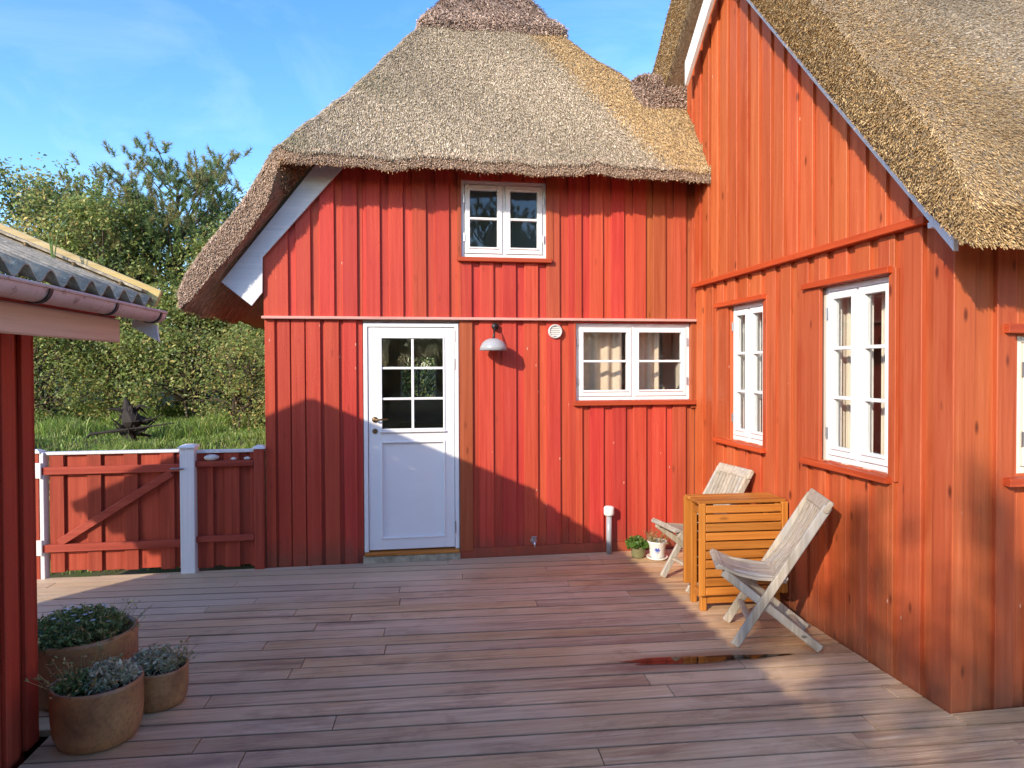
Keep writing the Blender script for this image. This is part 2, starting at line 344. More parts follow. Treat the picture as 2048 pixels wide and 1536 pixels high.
def clip(poly, a, b, c):          # keep a*x+b*y<=c
    out = []
    for i in range(len(poly)):
        p, q = poly[i], poly[(i+1) % len(poly)]; dp, dq = a*p[0]+b*p[1]-c, a*q[0]+b*q[1]-c
        if dp <= 0: out.append(p)
        if dp*dq < 0: t = dp/(dp-dq); out.append((p[0]+(q[0]-p[0])*t, p[1]+(q[1]-p[1])*t))
    return out
def inset(poly, d):
    n = len(poly); L = []
    for i in range(n):
        p, q = Vector(poly[i]), Vector(poly[(i+1) % n]); e = (q-p)
        if e.length < 1e-5: return poly
        e.normalize(); nrm = Vector((-e.y, e.x)); L.append((p+nrm*d, e))
    out = []
    for i in range(n):
        (p, e), (q, g) = L[i-1], L[i]; den = e.x*g.y-e.y*g.x
        if abs(den) < 1e-4: out.append(tuple(q)); continue
        t = ((q.x-p.x)*g.y-(q.y-p.y)*g.x)/den; out.append((p.x+e.x*t, p.y+e.y*t))
    return out
def deck():
    root = empty('deck'); tag(root, kind='structure'); R = random.Random(3)
    ang = math.radians(-3.0); dx = Vector((math.cos(ang), math.sin(ang))); dy = Vector((-dx.y, dx.x)); pitch, w = .1305, .1212
    k0 = int(-2.2/pitch)
    def lay(poly):
        if len(poly) < 3: return
        area = abs(sum(p[0]*q[1]-q[0]*p[1] for p, q in zip(poly, poly[1:]+poly[:1])))/2
        if area < .004: return
        z = R.uniform(-.0025, .001); tl = R.uniform(-.006, .006)
        cyy = sum(p[1] for p in poly)/len(poly)
        H = lambda p, h: (p[0], p[1], z + h + (p[1]-cyy)*tl)
        b = MB(); b.rings([[H(p, -.03) for p in poly], [H(p, -.002) for p in poly], [H(p, 0) for p in inset(poly, .0012)]])
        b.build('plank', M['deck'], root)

    for k in range(k0, 50):
        o = dy*(k*pitch)
        ya = lambda X: o.y + (X-o.x)*dx.y/dx.x                       # where this row crosses a given X
        if ya(-1.65) > 6.0 and ya(2.5) > 5.8: break
        xl = -1.615 if ya(-1.65) < 3.31 else -4.3
        xr = 2.512 if ya(2.53) > 2.90 else 6.2
        s = xl-1.0 - R.uniform(0, 2.2); e = xr+.6
        while s < e:
            L = R.choice((1.2, 1.8, 2.4, 3.0, 3.6))*R.uniform(.9, 1.1); t = min(s+L, e+1)
            hw = w/2; c0 = o + dx*s; c1 = o + dx*(t-.004)
            poly = [tuple(c0-dy*hw), tuple(c1-dy*hw), tuple(c1+dy*hw), tuple(c0+dy*hw)]
            s = t
            for a, b, c in ((0, 1, 5.695), (-1, 0, -xl), (1, 0, xr), (0, -1, 2.0)):
                if poly: poly = clip(poly, a, b, c)
            polys = [poly]
            if xr > 3 and len(poly) > 2 and max(p[1] for p in poly) > 2.77: polys = [clip(poly, 1, 0, 2.512), clip(clip(poly, -1, 0, -2.516), 0, 1, 2.775)]
            for poly in polys: lay(poly)
    for i in range(7): x = -1.5+i*.6; j = MB(); j.box(x, x+.05, -2, 5.6, -.16, -.036); j.build('joist', M['bark'], root)
    j = MB(); j.box(-4.2, 2.5, 3.3, 5.66, -.175, -.165); j.box(-1.6, 6.1, -2, 2.7, -.19, -.18); j.box(-1.6, 2.5, 2.7, 3.3, -.175, -.165); j.build('gap_shade_sheet', M['gap_shade'], root, kind='stuff')  # black sheet added below the boards so the gaps look shaded
deck()
pd = MB(); pn = 40; top = []
for i in range(pn):
    t = 2*math.pi*i/pn; r = 1 + .16*math.sin(3*t+1) + .09*math.sin(7*t)
    x = 1.60 + .46*r*math.cos(t); y = 3.508 + .045*r*math.sin(t) - (x-1.6)*.052; top.append((x, y, .0035))
pd.add(top, [tuple(range(pn))]); pd.build('puddle', M['water'], None, kind='structure')

# ------------------------------------------------------------------ the thatched house
house = empty('thatched_house', (0.7, 7.0, 0)); tag(house, 'red board-clad cottage with thick thatched roofs and white windows', 'house')
HP = house
def hb(mb, name, mat, parent=None, **k):
    """build in world coordinates below the house (or one of its parts)"""
    o = mb.build(name, mat, None, **k); return under(o, parent or house)
def under(o, p):
    o.parent = p
    if p is house: o.matrix_parent_inverse = Matrix.Translation(-Vector(house.location))
    return o
FY, RX, NY = 5.70, 2.53, 2.79
MF = lambda a, d, z: (a, FY - d, z)            # facade: a = X, d outward (-Y)
MR = lambda a, d, z: (RX - d, a, z)            # side wall: a = Y, d outward (-X)
MN = lambda a, d, z: (a, NY - d, z)            # front wall of the right wing
def strip(mb, Mp, a0, a1, d0, d1, z0, zt, c=.003, flip=False):
    """one vertical board; zt(a) is its top"""
    prof = [(a0, d0), (a0, d1-c), (a0+c, d1), (a1-c, d1), (a1, d1-c), (a1, d0)]
    lo = [Mp(a, d, z0) for a, d in prof]; hi = [Mp(a, d, zt(a)) for a, d in prof]
    mb.rings([lo, hi])
def minus(z0, z1, cuts):
    seg = [(z0, z1)]
    for c0, c1 in cuts:
        seg = [s for a, b in seg for s in ((a, min(b, c0)), (max(a, c1), b)) if s[1]-s[0] > .004]
    return seg
def clad(Mp, boards, z0, ztop, d0, d1, ops, parent, name='board', jit=.0):
    """boards: (a0, a1, material); each one is an object of its own, cut round the openings"""
    for a0, a1, mat in boards:
        zb = z0 if not callable(z0) else z0((a0+a1)/2)
        cutx = sorted({a0, a1, *[x for o in ops for x in (o[0], o[1]) if a0+.025 < x < a1-.025]}); dj = random.uniform(-jit, jit)
        for p, q in zip(cutx, cutx[1:]):
            if q-p < .012: continue
            mid = (p+q)/2; cuts = [(o[2], o[3]) for o in ops if o[0] <= mid <= o[1]]
            for s0, s1 in minus(zb, max(ztop(p), ztop(q)), cuts):
                mb = MB()
                if s1 >= max(ztop(p), ztop(q))-1e-6:
                    if min(ztop(p), ztop(q)) - s0 < .01: continue
                    strip(mb, Mp, p, q, d0, d1+dj, s0, ztop)
                else: strip(mb, Mp, p, q, d0, d1+dj, s0, lambda a, s=s1: min(s, ztop(a)))
                hb(mb, name, mat, parent)
def backing(Mp, a0, a1, z0, ztop, d0, d1, ops, name, mat):
    xs = sorted({a0, a1, *[x for o in ops for x in (o[0], o[1])], *np.linspace(a0, a1, 25)}); mb = MB()
    for p, q in zip(xs, xs[1:]):
        mid = (p+q)/2; cuts = [(o[2], o[3]) for o in ops if o[0] < mid < o[1]]
        for s0, s1 in minus(z0, max(ztop(p), ztop(q)), cuts):
            f = (lambda a, s=s1: min(s, ztop(a))); pr = [(p, d0), (p, d1), (q, d1), (q, d0)]
            mb.rings([[Mp(a, d, s0) for a, d in pr], [Mp(a, d, f(a)) for a, d in pr]])
    return hb(mb, name, mat)
# openings a0,a1,z0,z1
DOOR = (-.394, .405, -.02, 2.03); KIT = (1.432, 2.50, 1.346, 2.03); LOFT = (.43, 1.178, 2.59, 3.25)
W1 = (4.50, 5.06, 1.06, 2.125); W2 = (3.215, 3.83, 1.06, 2.135); W3 = (2.90, 3.62, 1.12, 1.79)
rake_f = lambda x: min(3.42, 3.24 + 1.12*(x+.614))
fw_ops = [DOOR, KIT, LOFT]
fwall = backing(MF, -1.165, 2.62, -.1, lambda x: rake_f(x)-.01, -.16, -.046, fw_ops, 'gable_wall', M['plaster'])
def covers(lines, w, first=None):
    return [(x-w, x) for x in lines]
UP = [-1.045, -.865, -.675, -.487, -.30, -.108, .085, .28, .47, .66, .855, 1.05, 1.243, 1.44, 1.635, 1.83, 2.03, 2.215, 2.41, 2.60]
upm = lambda x: M['brown'] if (1.2 < x < 1.32 or x > 2.12) else M['red']
up_cov = [(-1.19 if i == 0 else x-.07, x+.05, upm(x)) for i, x in enumerate(UP)]
up_und = [(a+.05-.02, b-.07+.02, upm((a+b)/2)) for a, b in zip(UP, UP[1:])]
clad(MF, up_und, 2.06, rake_f, -.044, -.022, fw_ops, fwall)
clad(MF, up_cov, 2.06, rake_f, -.022, 0, fw_ops, fwall, jit=.002)
LOL = [(-1.185, -1.105), (-1.085, -.985), (-.975, -.868), (-.858, -.742), (-.712, -.592), (-.556, -.45)]
clad(MF, [(a, b, M['red']) for a, b in LOL], -.02, lambda x: 2.045, -.022, 0, fw_ops, fwall, jit=.003)
clad(MF, [(-1.17+i*.13, -1.05+i*.13, M['red']) for i in range(6)], -.02, lambda x: 2.045, -.044, -.022, fw_ops, fwall)
LR = [.705, .906, 1.096, 1.297, 1.495, 1.689, 1.892, 2.083, 2.266, 2.455]
lom = lambda x: M['brown'] if x > 2.4 else M['red']
clad(MF, [(x-.125, x, lom(x)) for x in LR], .085, lambda x: 2.045, -.022, 0, fw_ops, fwall, jit=.002)
clad(MF, [(x-.02, x+.09, lom(x)) for x in [.50]+LR], .03, lambda x: 2.045, -.044, -.022, fw_ops, fwall)
b = MB(); b.box(.412, .524, FY-.004, FY+.03, .06, 2.045); hb(b, 'door_casing', M['brown'], fwall)
b = MB(); b.box(.412, 2.55, FY+.002, FY+.06, -.03, .082); hb(b, 'base_board', M['red'], fwall)
b = MB(); b.box(-1.20, 2.60, FY-.045, FY+.03, 2.047, 2.07); hb(b, 'drip_board', M['drip'], fwall)
b = MB(); b.box(2.50, 2.56, FY-.006, FY+.02, 1.27, 2.045); hb(b, 'window_casing', M['brown'], fwall)
b = MB(); b.box(1.417, 1.436, FY-.006, FY+.02, 1.30, 2.045); hb(b, 'window_casing', M['brown'], fwall)
b = MB(); b.box(1.178, 1.235, FY-.006, FY+.02, 2.56, 3.27); hb(b, 'window_casing', M['brown'], fwall)
b = MB(); b.box(.40, .432, FY-.004, FY+.02, 2.56, 3.27); hb(b, 'window_casing', M['brown'], fwall)
# side wall of the right wing (plane X=RX)
rake_r = lambda y: min(2.30 + 1.136*(y-2.793), 4.86 - .90*(y-5.13) + .02)
r_ops = [W1, W2]
rwall = backing(MR, NY+.03, 7.3, .02, lambda y: rake_r(y)+.06, -.18, -.046, r_ops, 'side_wall', M['plaster'])
rc = [NY + i*.195 for i in range(0, 15)]
clad(MR, [(max(y, NY), y+.125, M['orange']) for y in rc], -.03, lambda y: min(2.35, rake_r(y)+.1), -.022, 0, r_ops, rwall, jit=.003)
clad(MR, [(y+.105, y+.215, M['orange']) for y in rc], -.03, lambda y: min(2.35, rake_r(y)+.1), -.044, -.022, r_ops, rwall)
rc2 = [2.90 + i*.165 for i in range(0, 25)]
clad(MR, [(y, y+.115, M['orange']) for y in rc2], 2.36, lambda y: rake_r(y)+.1, -.006, .014, [], rwall, jit=.002)
clad(MR, [(y+.095, y+.185, M['orange']) for y in rc2], 2.36, lambda y: rake_r(y)+.1, -.03, -.008, [], rwall)
b = MB(); b.box(RX-.045, RX+.02, 2.93, 5.64, 2.345, 2.385); hb(b, 'ledge_board', M['trimy'], rwall)
for (y0, y1, z0, z1) in (W1, W2):
    b = MB(); b.box(RX-.004, RX+.02, y1-.004, y1+.15, z0-.03, z1+.03); hb(b, 'window_casing', M['orange'], rwall)
    b = MB(); b.box(RX-.004, RX+.02, y0-.05, y0+.004, z0-.03, z1+.03); hb(b, 'window_casing', M['orange'], rwall)
# front wall of the right wing (plane Y=NY)
nwall = backing(MN, RX+.03, 6.0, .02, lambda x: 2.5, -.18, -.046, [W3], 'front_wall', M['plaster'])
nb = [2.66, 2.765, 2.865, 3.66, 3.85, 4.04, 4.23, 4.42, 4.61]
clad(MN, [(RX-.0, 2.645, M['orange'])], -.03, lambda x: 2.42, -.02, .004, [], nwall)
clad(MN, [(x, x+.1, M['orange']) for x in (2.765, 2.95, 3.14, 3.33, 3.52, 3.71, 3.90, 4.09, 4.28, 4.47)], -.03, lambda x: 2.42, -.022, 0, [W3], nwall, jit=.003)
clad(MN, [(x-.11, x+.02, M['orange']) for x in (2.765, 2.95, 3.14, 3.33, 3.52, 3.71, 3.90, 4.09, 4.28, 4.47)], -.03, lambda x: 2.42, -.044, -.022, [W3], nwall)
b = MB(); b.box(2.80, 3.72, NY-.03, NY+.02, 1.80, 1.845); hb(b, 'window_head', M['trimx'], nwall)
b = MB(); b.box(2.80, 3.72, NY-.045, NY+.02, 1.07, 1.11); hb(b, 'sill', M['trimx'], nwall)
# hidden walls and rooms
b = MB(); b.box(-1.165, -1.03, FY+.17, 9.4, -.2, 2.3); hb(b, 'wing_wall', M['red'])
b = MB()
b.box(-1.02, -.15, 9.3, 9.4, -.2, 2.3); b.box(.36, 2.7, 9.3, 9.4, -.2, 2.3); b.box(-.15, .36, 9.3, 9.4, -.2, 1.2); b.box(-.15, .36, 9.3, 9.4, 1.78, 2.3)
hb(b, 'back_wall', M['plaster'])
b = MB(); b.rings([[(x, y, z) for x, z in ((-1.16, 2.31), (2.75, 2.31), (2.7, 3.3), (.8, 5.45), (-1.16, 2.75))] for y in (9.31, 9.40)]); hb(b, 'back_gable', M['plaster'])
b = MB(); b.box(-1.02, 2.66, FY+.165, 9.29, .02, .05); hb(b, 'room_floor', M['pine_floor'])
b = MB(); b.box(-1.02, 2.66, FY+.165, 9.29, 2.22, 2.26); hb(b, 'room_ceiling', M['plaster'])
b = MB(); b.box(2.705, 2.76, FY+.165, 9.29, .06, 2.2); hb(b, 'partition', M['plaster'])
b = MB(); b.box(1.12, 1.17, FY+.2, 8.2, .06, 2.2); hb(b, 'partition', M['plaster'])
b = MB(); b.box(2.72, 5.9, NY+.19, 5.6, .02, .05); hb(b, 'room_floor', M['pine_floor'])
b = MB(); b.box(2.72, 5.9, NY+.19, 5.6, 2.30, 2.34); hb(b, 'room_ceiling', M['plaster'])
b = MB(); b.box(5.0, 5.1, NY+.19, 5.6, .06, 2.28); hb(b, 'partition', M['plaster'])
b = MB(); b.box(2.72, 4.98, 5.62, 5.68, .06, 2.28); hb(b, 'partition', M['plaster'])
b = MB(); b.box(6.0, 6.1, NY, 7.4, -.2, 2.4); hb(b, 'end_wall', M['plaster'])
b = MB()
for x in (-.15, .095, .335): b.box(x, x+.025, 9.27, 9.32, 1.2, 1.78)
hb(b, 'back_window_frame', M['white'])

def pbox(mb, Mp, a0, a1, d0, d1, z0, z1, c=.003):
    p = Mp(a0, d0, z0); q = Mp(a1, d1, z1)
    mb.box(min(p[0], q[0]), max(p[0], q[0]), min(p[1], q[1]), max(p[1], q[1]), z0, z1, c)
def window(Mp, op, rows, trim, cols=2, sill=True, head=True, recess=.032, hd=None, sd=None, mat='white', glass='glass'):
    a0, a1, z0, z1 = op; f = .032; d1 = -recess; d0 = d1-.09
    mb = MB()
    pbox(mb, Mp, a0, a0+f, d0, d1, z0, z1); pbox(mb, Mp, a1-f, a1, d0, d1, z0, z1)
    pbox(mb, Mp, a0+f, a1-f, d0, d1, z0, z0+f); pbox(mb, Mp, a0+f, a1-f, d0, d1, z1-f, z1)
    win = hb(mb, 'window', M[mat]); iw = (a1-a0-2*f)/cols
    am = (a0+a1)/2
    b = MB(); pbox(b, Mp, am-.012, am+.012, d0, d1-.002, z0+f, z1-f); hb(b, 'mullion', M[mat], win)
    for c in range(cols):
        p = a0+f+c*iw+.004 + (.010 if c else 0); q = a0+f+(c+1)*iw-.004 - (0 if c else .010); zz0, zz1 = z0+f+.004, z1-f-.004; st = .043; e1 = d1+.010; e0 = d1-.035
        b = MB()
        pbox(b, Mp, p, p+st, e0, e1, zz0, zz1); pbox(b, Mp, q-st, q, e0, e1, zz0, zz1)
        pbox(b, Mp, p+st, q-st, e0, e1, zz1-st, zz1); pbox(b, Mp, p+st, q-st, e0, e1, zz0, zz0+st+.012)
        pbox(b, Mp, p+st-.012, q-st+.012, e1-.002, e1+.010, zz0+st-.004, zz0+st+.008)
        gz0, gz1 = zz0+st+.012, zz1-st; rh = (gz1-gz0)/rows
        for k in range(1, rows): pbox(b, Mp, p+st, q-st, e0, e1-.004, gz0+k*rh-.010, gz0+k*rh+.010)
        hb(b, 'casement', M[mat], win)
        for k in range(rows):
            b = MB(); zz = (gz0+k*rh+(.010 if k else 0), gz0+(k+1)*rh-(.010 if k < rows-1 else 0))
            pbox(b, Mp, p+st, q-st, e0+.012, e0+.018, zz[0], zz[1], .0005); hb(b, 'pane', M[glass], win)
        ha = a0+f*.5 if c == 0 else a1-f*.5
        for hz in (zz0+.10, zz1-.16):
            b = MB(); b.tube([Mp(ha+(.012 if c == 0 else -.012), e1+.004, hz), Mp(ha+(.012 if c == 0 else -.012), e1+.004, hz+.07)], .006, 8); hb(b, 'hinge', M['steel'], win)
    if sill:
        s0, s1 = sd or (a0-.02, a1+.02); b = MB(); pbox(b, Mp, s0, s1, -.05, .045, z0-.042, z0-.006); hb(b, 'sill', trim, win)
    if head:
        s0, s1 = hd or (a0-.02, a1+.02); b = MB(); pbox(b, Mp, s0, s1, -.04, .032, z1+.004, z1+.040); hb(b, 'window_head', trim, win)
    return win
window(MF, KIT, 2, M['trimx'], head=False, sd=(1.405, 2.575))
window(MF, LOFT, 2, M['trimx'], head=False, sd=(.40, 1.215))
window(MR, W1, 3, M['trimy'], hd=(4.46, 5.245), sd=(4.46, 5.235), recess=.045)
window(MR, W2, 3, M['trimy'], hd=(3.19, 3.985), sd=(3.185, 3.97), recess=.045)
window(MN, W3, 2, M['trimx'], head=False, sill=False, mat='cream')
# the door
def door():
    a0, a1 = -.394, .405; zb, zt = .085, 2.022
    mb = MB(); D0, D1 = FY+.01, FY+.10
    mb.box(a0, a0+.034, D0, D1, zb, zt); mb.box(a1-.034, a1, D0, D1, zb, zt); mb.box(a0+.034, a1-.034, D0, D1, zt-.034, zt)
    fr = hb(mb, 'door_frame', M['white'])
    x0, x1, z0, z1 = a0+.038, a1-.038, zb+.012, zt-.038; y0, y1 = FY+.022, FY+.066
    gx0, gx1, gz0, gz1 = -.250, .280, 1.118, 1.900; px0, px1, pz0, pz1 = -.245, .277, .20, 1.008
    b = MB()
    b.box(x0, gx0, y0, y1, z0, z1); b.box(gx1, x1, y0, y1, z0, z1); b.box(gx0, gx1, y0, y1, gz1, z1); b.box(gx0, gx1, y0, y1, pz1, gz0); b.box(gx0, gx1, y0, y1, z0, pz0)
    b.box(gx0, gx1, y0+.014, y1-.005, pz0, pz1)
    dr = hb(b, 'door', M['white'])
    b = MB()                                             # moulding round the panel and the glazing
    for (m0, m1, n0, n1) in ((px0-.012, px1+.012, pz0-.012, pz1+.012), (gx0-.008, gx1+.008, gz0-.008, gz1+.008)):
        t = .016; b.box(m0, m0+t, y0-.008, y0+.012, n0, n1); b.box(m1-t, m1, y0-.008, y0+.012, n0, n1); b.box(m0+t, m1-t, y0-.008, y0+.012, n0, n0+t); b.box(m0+t, m1-t, y0-.008, y0+.012, n1-t, n1)
    b.box(-.262, .292, y0-.022, y0, 1.094, 1.108)
    hb(b, 'moulding', M['white'], dr)
    b = MB(); cx = (gx0+gx1)/2; b.box(cx-.011, cx+.011, y0+.004, y1-.004, gz0, gz1); rh = (gz1-gz0)/3
    for k in (1, 2): b.box(gx0, cx-.011, y0+.005, y1-.005, gz0+k*rh-.010, gz0+k*rh+.010); b.box(cx+.011, gx1, y0+.005, y1-.005, gz0+k*rh-.010, gz0+k*rh+.010)
    hb(b, 'glazing_bar', M['white'], dr)
    for c in range(2):
        for k in range(3):
            b = MB(); e = (gx0, cx-.011) if c == 0 else (cx+.011, gx1); b.box(e[0], e[1], y0+.02, y0+.026, gz0+k*rh+(.01 if k else 0), gz0+(k+1)*rh-(.01 if k < 2 else 0), .0005); hb(b, 'pane', M['glass'], dr)
    b = MB(); hx, hz = -.303, 1.205
    b.tube([(hx, y0, hz), (hx, y0-.008, hz)], .024, 20); b.tube([(hx, y0-.008, hz), (hx, y0-.045, hz), (hx+.02, y0-.052, hz), (hx+.11, y0-.050, hz+.006)], [.009, .009, .009, .007], 10)
    hb(b, 'handle', M['brass'], dr, smooth=True)
    b = MB(); b.tube([(hx, y0, 1.107), (hx, y0-.007, 1.107)], .022, 20); b.box(hx-.004, hx+.004, y0-.010, y0-.006, 1.095, 1.115); hb(b, 'keyhole_plate', M['brass'], dr)
    for z in (.22, 1.62, 1.86):
        b = MB(); b.tube([(x1+.006, y0-.008, z), (x1+.006, y0-.008, z+.10)], .008, 8); hb(b, 'hinge', M['steel'], dr)
    b = MB(); b.box(a0, a1, FY-.03, FY+.12, .06, .083); hb(b, 'threshold', M['teak'], fr)
    b = MB(); b.box(a0-.01, a1+.006, FY-.02, FY+.12, -.03, .058, .008); hb(b, 'doorstep', M['concrete'], fr)
door()
# bargeboards
def board_poly(poly, Mp, d0, d1, name, mat, parent=None):
    b = MB(); b.rings([[Mp(a, d0, z) for a, z in poly], [Mp(a, d1, z) for a, z in poly]]); return hb(b, name, mat, parent)
board_poly([(-.52, 3.33), (-.75, 3.33), (-1.508, 2.34), (-1.277, 2.152), (-1.193, 2.26), (-1.188, 2.545)], MF, .012, .036, 'bargeboard', M['bargeboard'])
rk = lambda y: 2.165 + 1.136*(y-2.66)
board_poly([(2.655, 2.16), (4.98, rk(4.98)), (4.98, rk(4.98)+.23), (2.655, 2.40)], MR, .10, .125, 'bargeboard', M['bargeboard'])
fr_ = lambda y: 4.66 - .90*(y-5.0)
board_poly([(5.0, fr_(5.0)), (5.60, fr_(5.60)), (5.60, fr_(5.60)+.2), (5.0, fr_(5.0)+.2)], MR, .10, .13, 'bargeboard', M['white'])
b = MB(); b.box(2.42, 6.0, 2.60, 2.625, 2.215, 2.30); hb(b, 'eaves_board', M['bargeboard'])
b = MB(); b.box(2.44, 6.0, 2.63, NY+.06, 2.30, 2.33); hb(b, 'eaves_soffit', M['bargeboard'])

# thatch ---------------------------------------------------------------
LX = np.array([-1.77, -1.72, -1.58, -1.32, -1.06, -.5, .05, .35, .8]); LZ = np.array([2.24, 2.37, 2.58, 2.93, 3.30, 4.07, 4.88, 5.22, 5.56])
RXs = np.array([.8, 1.2, 1.53, 2.07, 2.7]); RZ = np.array([5.56, 5.28, 4.96, 4.38, 3.8])
def smin(a, b, k): 
    h = np.clip(.5 + .5*(b-a)/k, 0, 1); return b + (a-b)*h - k*h*(1-h)
def smax(a, b, k): return -smin(-a, -b, k)
EY = 5.36
def front(x): return EY + .12*smooth(-.85, -1.25, x)
def wob(x, y): return .6*(.018*np.sin(x*5.1+y*2.3) + .014*np.sin(x*9.7-y*6.1+1) + .010*np.sin(x*17+y*13))
def roof_a(x, y):
    G = smin(np.interp(x, LX, LZ), np.interp(x, RXs, RZ, left=9), .12)
    K = 4.17 - 1.2*np.maximum(0, y-5.96) - 4*np.maximum(0, 1.45-x)
    Hp = 3.33 + 1.40*(y-EY)
    return smin(Hp, smax(G, K, .12), .12) + wob(x, y)
def under_a(x, y):
    G = np.interp(x, LX, LZ); line = 2.52 + 1.248*(x+1.418)
    vt = np.clip(G-line, .12, .5)*np.clip(.8+(x+1.77)*2.2, .8, 1)
    ht = np.clip(.10 + .8*(y-EY), .10, .45)
    Hp = 3.33 + 1.4*(y-EY); w = smooth(-.05, .25, Hp-G)
    return roof_a(x, y) - (vt*w + ht*(1-w))
RIDGE = 5.13; VX, VE = 2.33, 2.46
def roof_b(x, y):
    n = 2.54 + 1.136*(y-2.494) - .16*np.exp(-np.maximum(0, y-VE)/.10); f = 2.54 + 1.136*(RIDGE-2.494) - .92*(y-RIDGE)
    return smin(n, f, .2) - .05*np.exp(-(x-VX)/.07) + wob(x*.8+3, y)
def under_b(x, y):
    n = 2.085 + 1.136*(y-2.494) + .10*np.exp(-np.maximum(0, y-VE)/.1); f = 2.085 + 1.136*(RIDGE-2.494) - .92*(y-RIDGE) - .17*smooth(5.13, 5.25, y)
    return np.minimum(np.minimum(n, f), roof_b(x, y)-.08)
def sheet(top, bot, xs, ys, mat, name, parent, warp=None):
    X, Y = np.meshgrid(xs, ys); Y = Y if warp is None else warp(X, Y); nx, ny = len(xs), len(ys)
    T = np.stack([X, Y, top(X, Y)], -1); B = np.stack([X, Y, bot(X, Y)], -1)
    V = np.concatenate([T.reshape(-1, 3), B.reshape(-1, 3)]); N = nx*ny
    i, j = np.meshgrid(np.arange(nx-1), np.arange(ny-1)); a = (j*nx+i).ravel()
    Ft = np.stack([a, a+1, a+nx+1, a+nx], 1); Fb = np.stack([a+N, a+nx+N, a+nx+1+N, a+1+N], 1)
    E = []
    for seq in (np.arange(nx), (np.arange(ny)*nx+nx-1), (np.arange(nx)[::-1]+(ny-1)*nx), (np.arange(ny)[::-1]*nx)):
        p, q = seq[:-1], seq[1:]; E.append(np.stack([p, p+N, q+N, q], 1))
    o = np_mesh(name, V, np.concatenate([Ft, Fb]+E), mat, smooth=False)
    return under(o, parent)
xa = np.concatenate([np.linspace(-1.77, 2.56, 110)]); ya = np.concatenate([np.linspace(EY, 7.6, 70), np.linspace(7.7, 9.9, 12)])
roofA = sheet(roof_a, under_a, xa, ya, M['thatch'], 'thatched_roof', house, lambda X, Y: Y + (front(X)-EY)*np.clip(1-(Y-EY)/1.5, 0, 1))
xb = np.concatenate([np.linspace(VX, 3.2, 30), np.linspace(3.3, 6.4, 30)]); yb = np.concatenate([np.linspace(VE, 5.6, 80), np.linspace(5.7, 7.9, 20)])
roofB = sheet(roof_b, under_b, xb, yb, M['thatch'], 'thatched_roof', house)
def reeds(P, D, N, L, rad, colr, name, parent, mat='reed'):
    """thin folded stalks: P start, D unit direction, N a unit normal"""
    n = len(P); side = np.cross(D, N); side /= np.linalg.norm(side, axis=1)[:, None]+1e-9; nn = np.cross(side, D)
    L = L[:, None]; r = rad[:, None]; V = np.empty((n, 6, 3), np.float32)
    for k, off in enumerate((-side*r, nn*r*.9, side*r)):
        V[:, k] = P + off; V[:, 3+k] = P + D*L + off*.8
    base = (np.arange(n)*6)[:, None]
    Q = np.concatenate([base + np.array([k, k+1, 4+k, 3+k]) for k in range(2)])
    o = np_mesh(name, V.reshape(-1, 3), Q, M[mat], col=np.repeat(colr, 6, 0)); tag(o, kind='stuff')
    return under(o, parent)
def pal(n, cols, w, var=.22):
    c = np.array(cols)[rng.choice(len(cols), n, p=np.array(w)/sum(w))]; return c*np.exp(rng.normal(0, var, (n, 1)))
OLD = [(.51, .42, .30), (.39, .31, .215), (.22, .17, .11), (.60, .51, .385), (.31, .265, .15)]
NEW = [(.57, .385, .18), (.46, .295, .13), (.28, .175, .08), (.63, .46, .24), (.19, .12, .06)]
def surf_reeds(fn, n, x0, x1, y0, y1, colfn, name, parent, cond=None, lift=(3, 17), Lr=(.05, .12), rr=(.0016, .0029), off=0.0):
    x = rng.uniform(x0, x1, n); y = rng.uniform(y0, y1, n); e = .03
    gx = (fn(x+e, y)-fn(x-e, y))/(2*e); gy = (fn(x, y+e)-fn(x, y-e))/(2*e)
    keep = rng.uniform(0, 1, n) < np.sqrt(1+gx**2+gy**2)/2.4
    if cond is not None: keep &= cond(x, y)
    x, y, gx, gy = x[keep], y[keep], gx[keep], gy[keep]; n = len(x); z = fn(x, y)
    N = np.stack([-gx, -gy, np.ones(n)], 1); N /= np.linalg.norm(N, axis=1)[:, None]
    g2 = gx**2+gy**2; D = np.stack([-gx, -gy, -g2], 1); D /= np.linalg.norm(D, axis=1)[:, None]+1e-6
    D = D + rng.normal(0, .11, (n, 3)); a = np.radians(rng.uniform(*lift, n))[:, None]; D = D*np.cos(a) + N*np.sin(a); D /= np.linalg.norm(D, axis=1)[:, None]
    L = rng.uniform(*Lr, n); P = np.stack([x, y, z], 1) - D*L[:, None]*.45 + N*(off-.004)
    return reeds(P, D, N, L, rng.uniform(*rr, n), colfn(x, y, z), name, parent)
def col_a(x, y, z):
    n = len(x); new = smooth(-.10, .10, (x - (1.28 + (4.75-z)*.62)) + rng.normal(0, .05, n)); new = new*smooth(.9, 1.2, x)
    pick = rng.uniform(0, 1, n) < new
    tone = 1 + .20*np.sin(x*2.1+z*1.3)*np.sin(z*3.1+x) 
    moss = smooth(.55, .9, .5+.5*np.sin(x*3.3+z*5.1)*np.sin(x*1.1-z*2.7))*smooth(.3, -.8, x)
    c = np.where(pick[:, None], pal(n, NEW, (5, 4, 2, 3, 1)), pal(n, OLD, (5, 4, 3, 3, 1)))*tone[:, None]
    return c*(1-.45*moss[:, None]*(~pick)[:, None]) + .45*(moss*(~pick))[:, None]*np.array([.17, .17, .07])
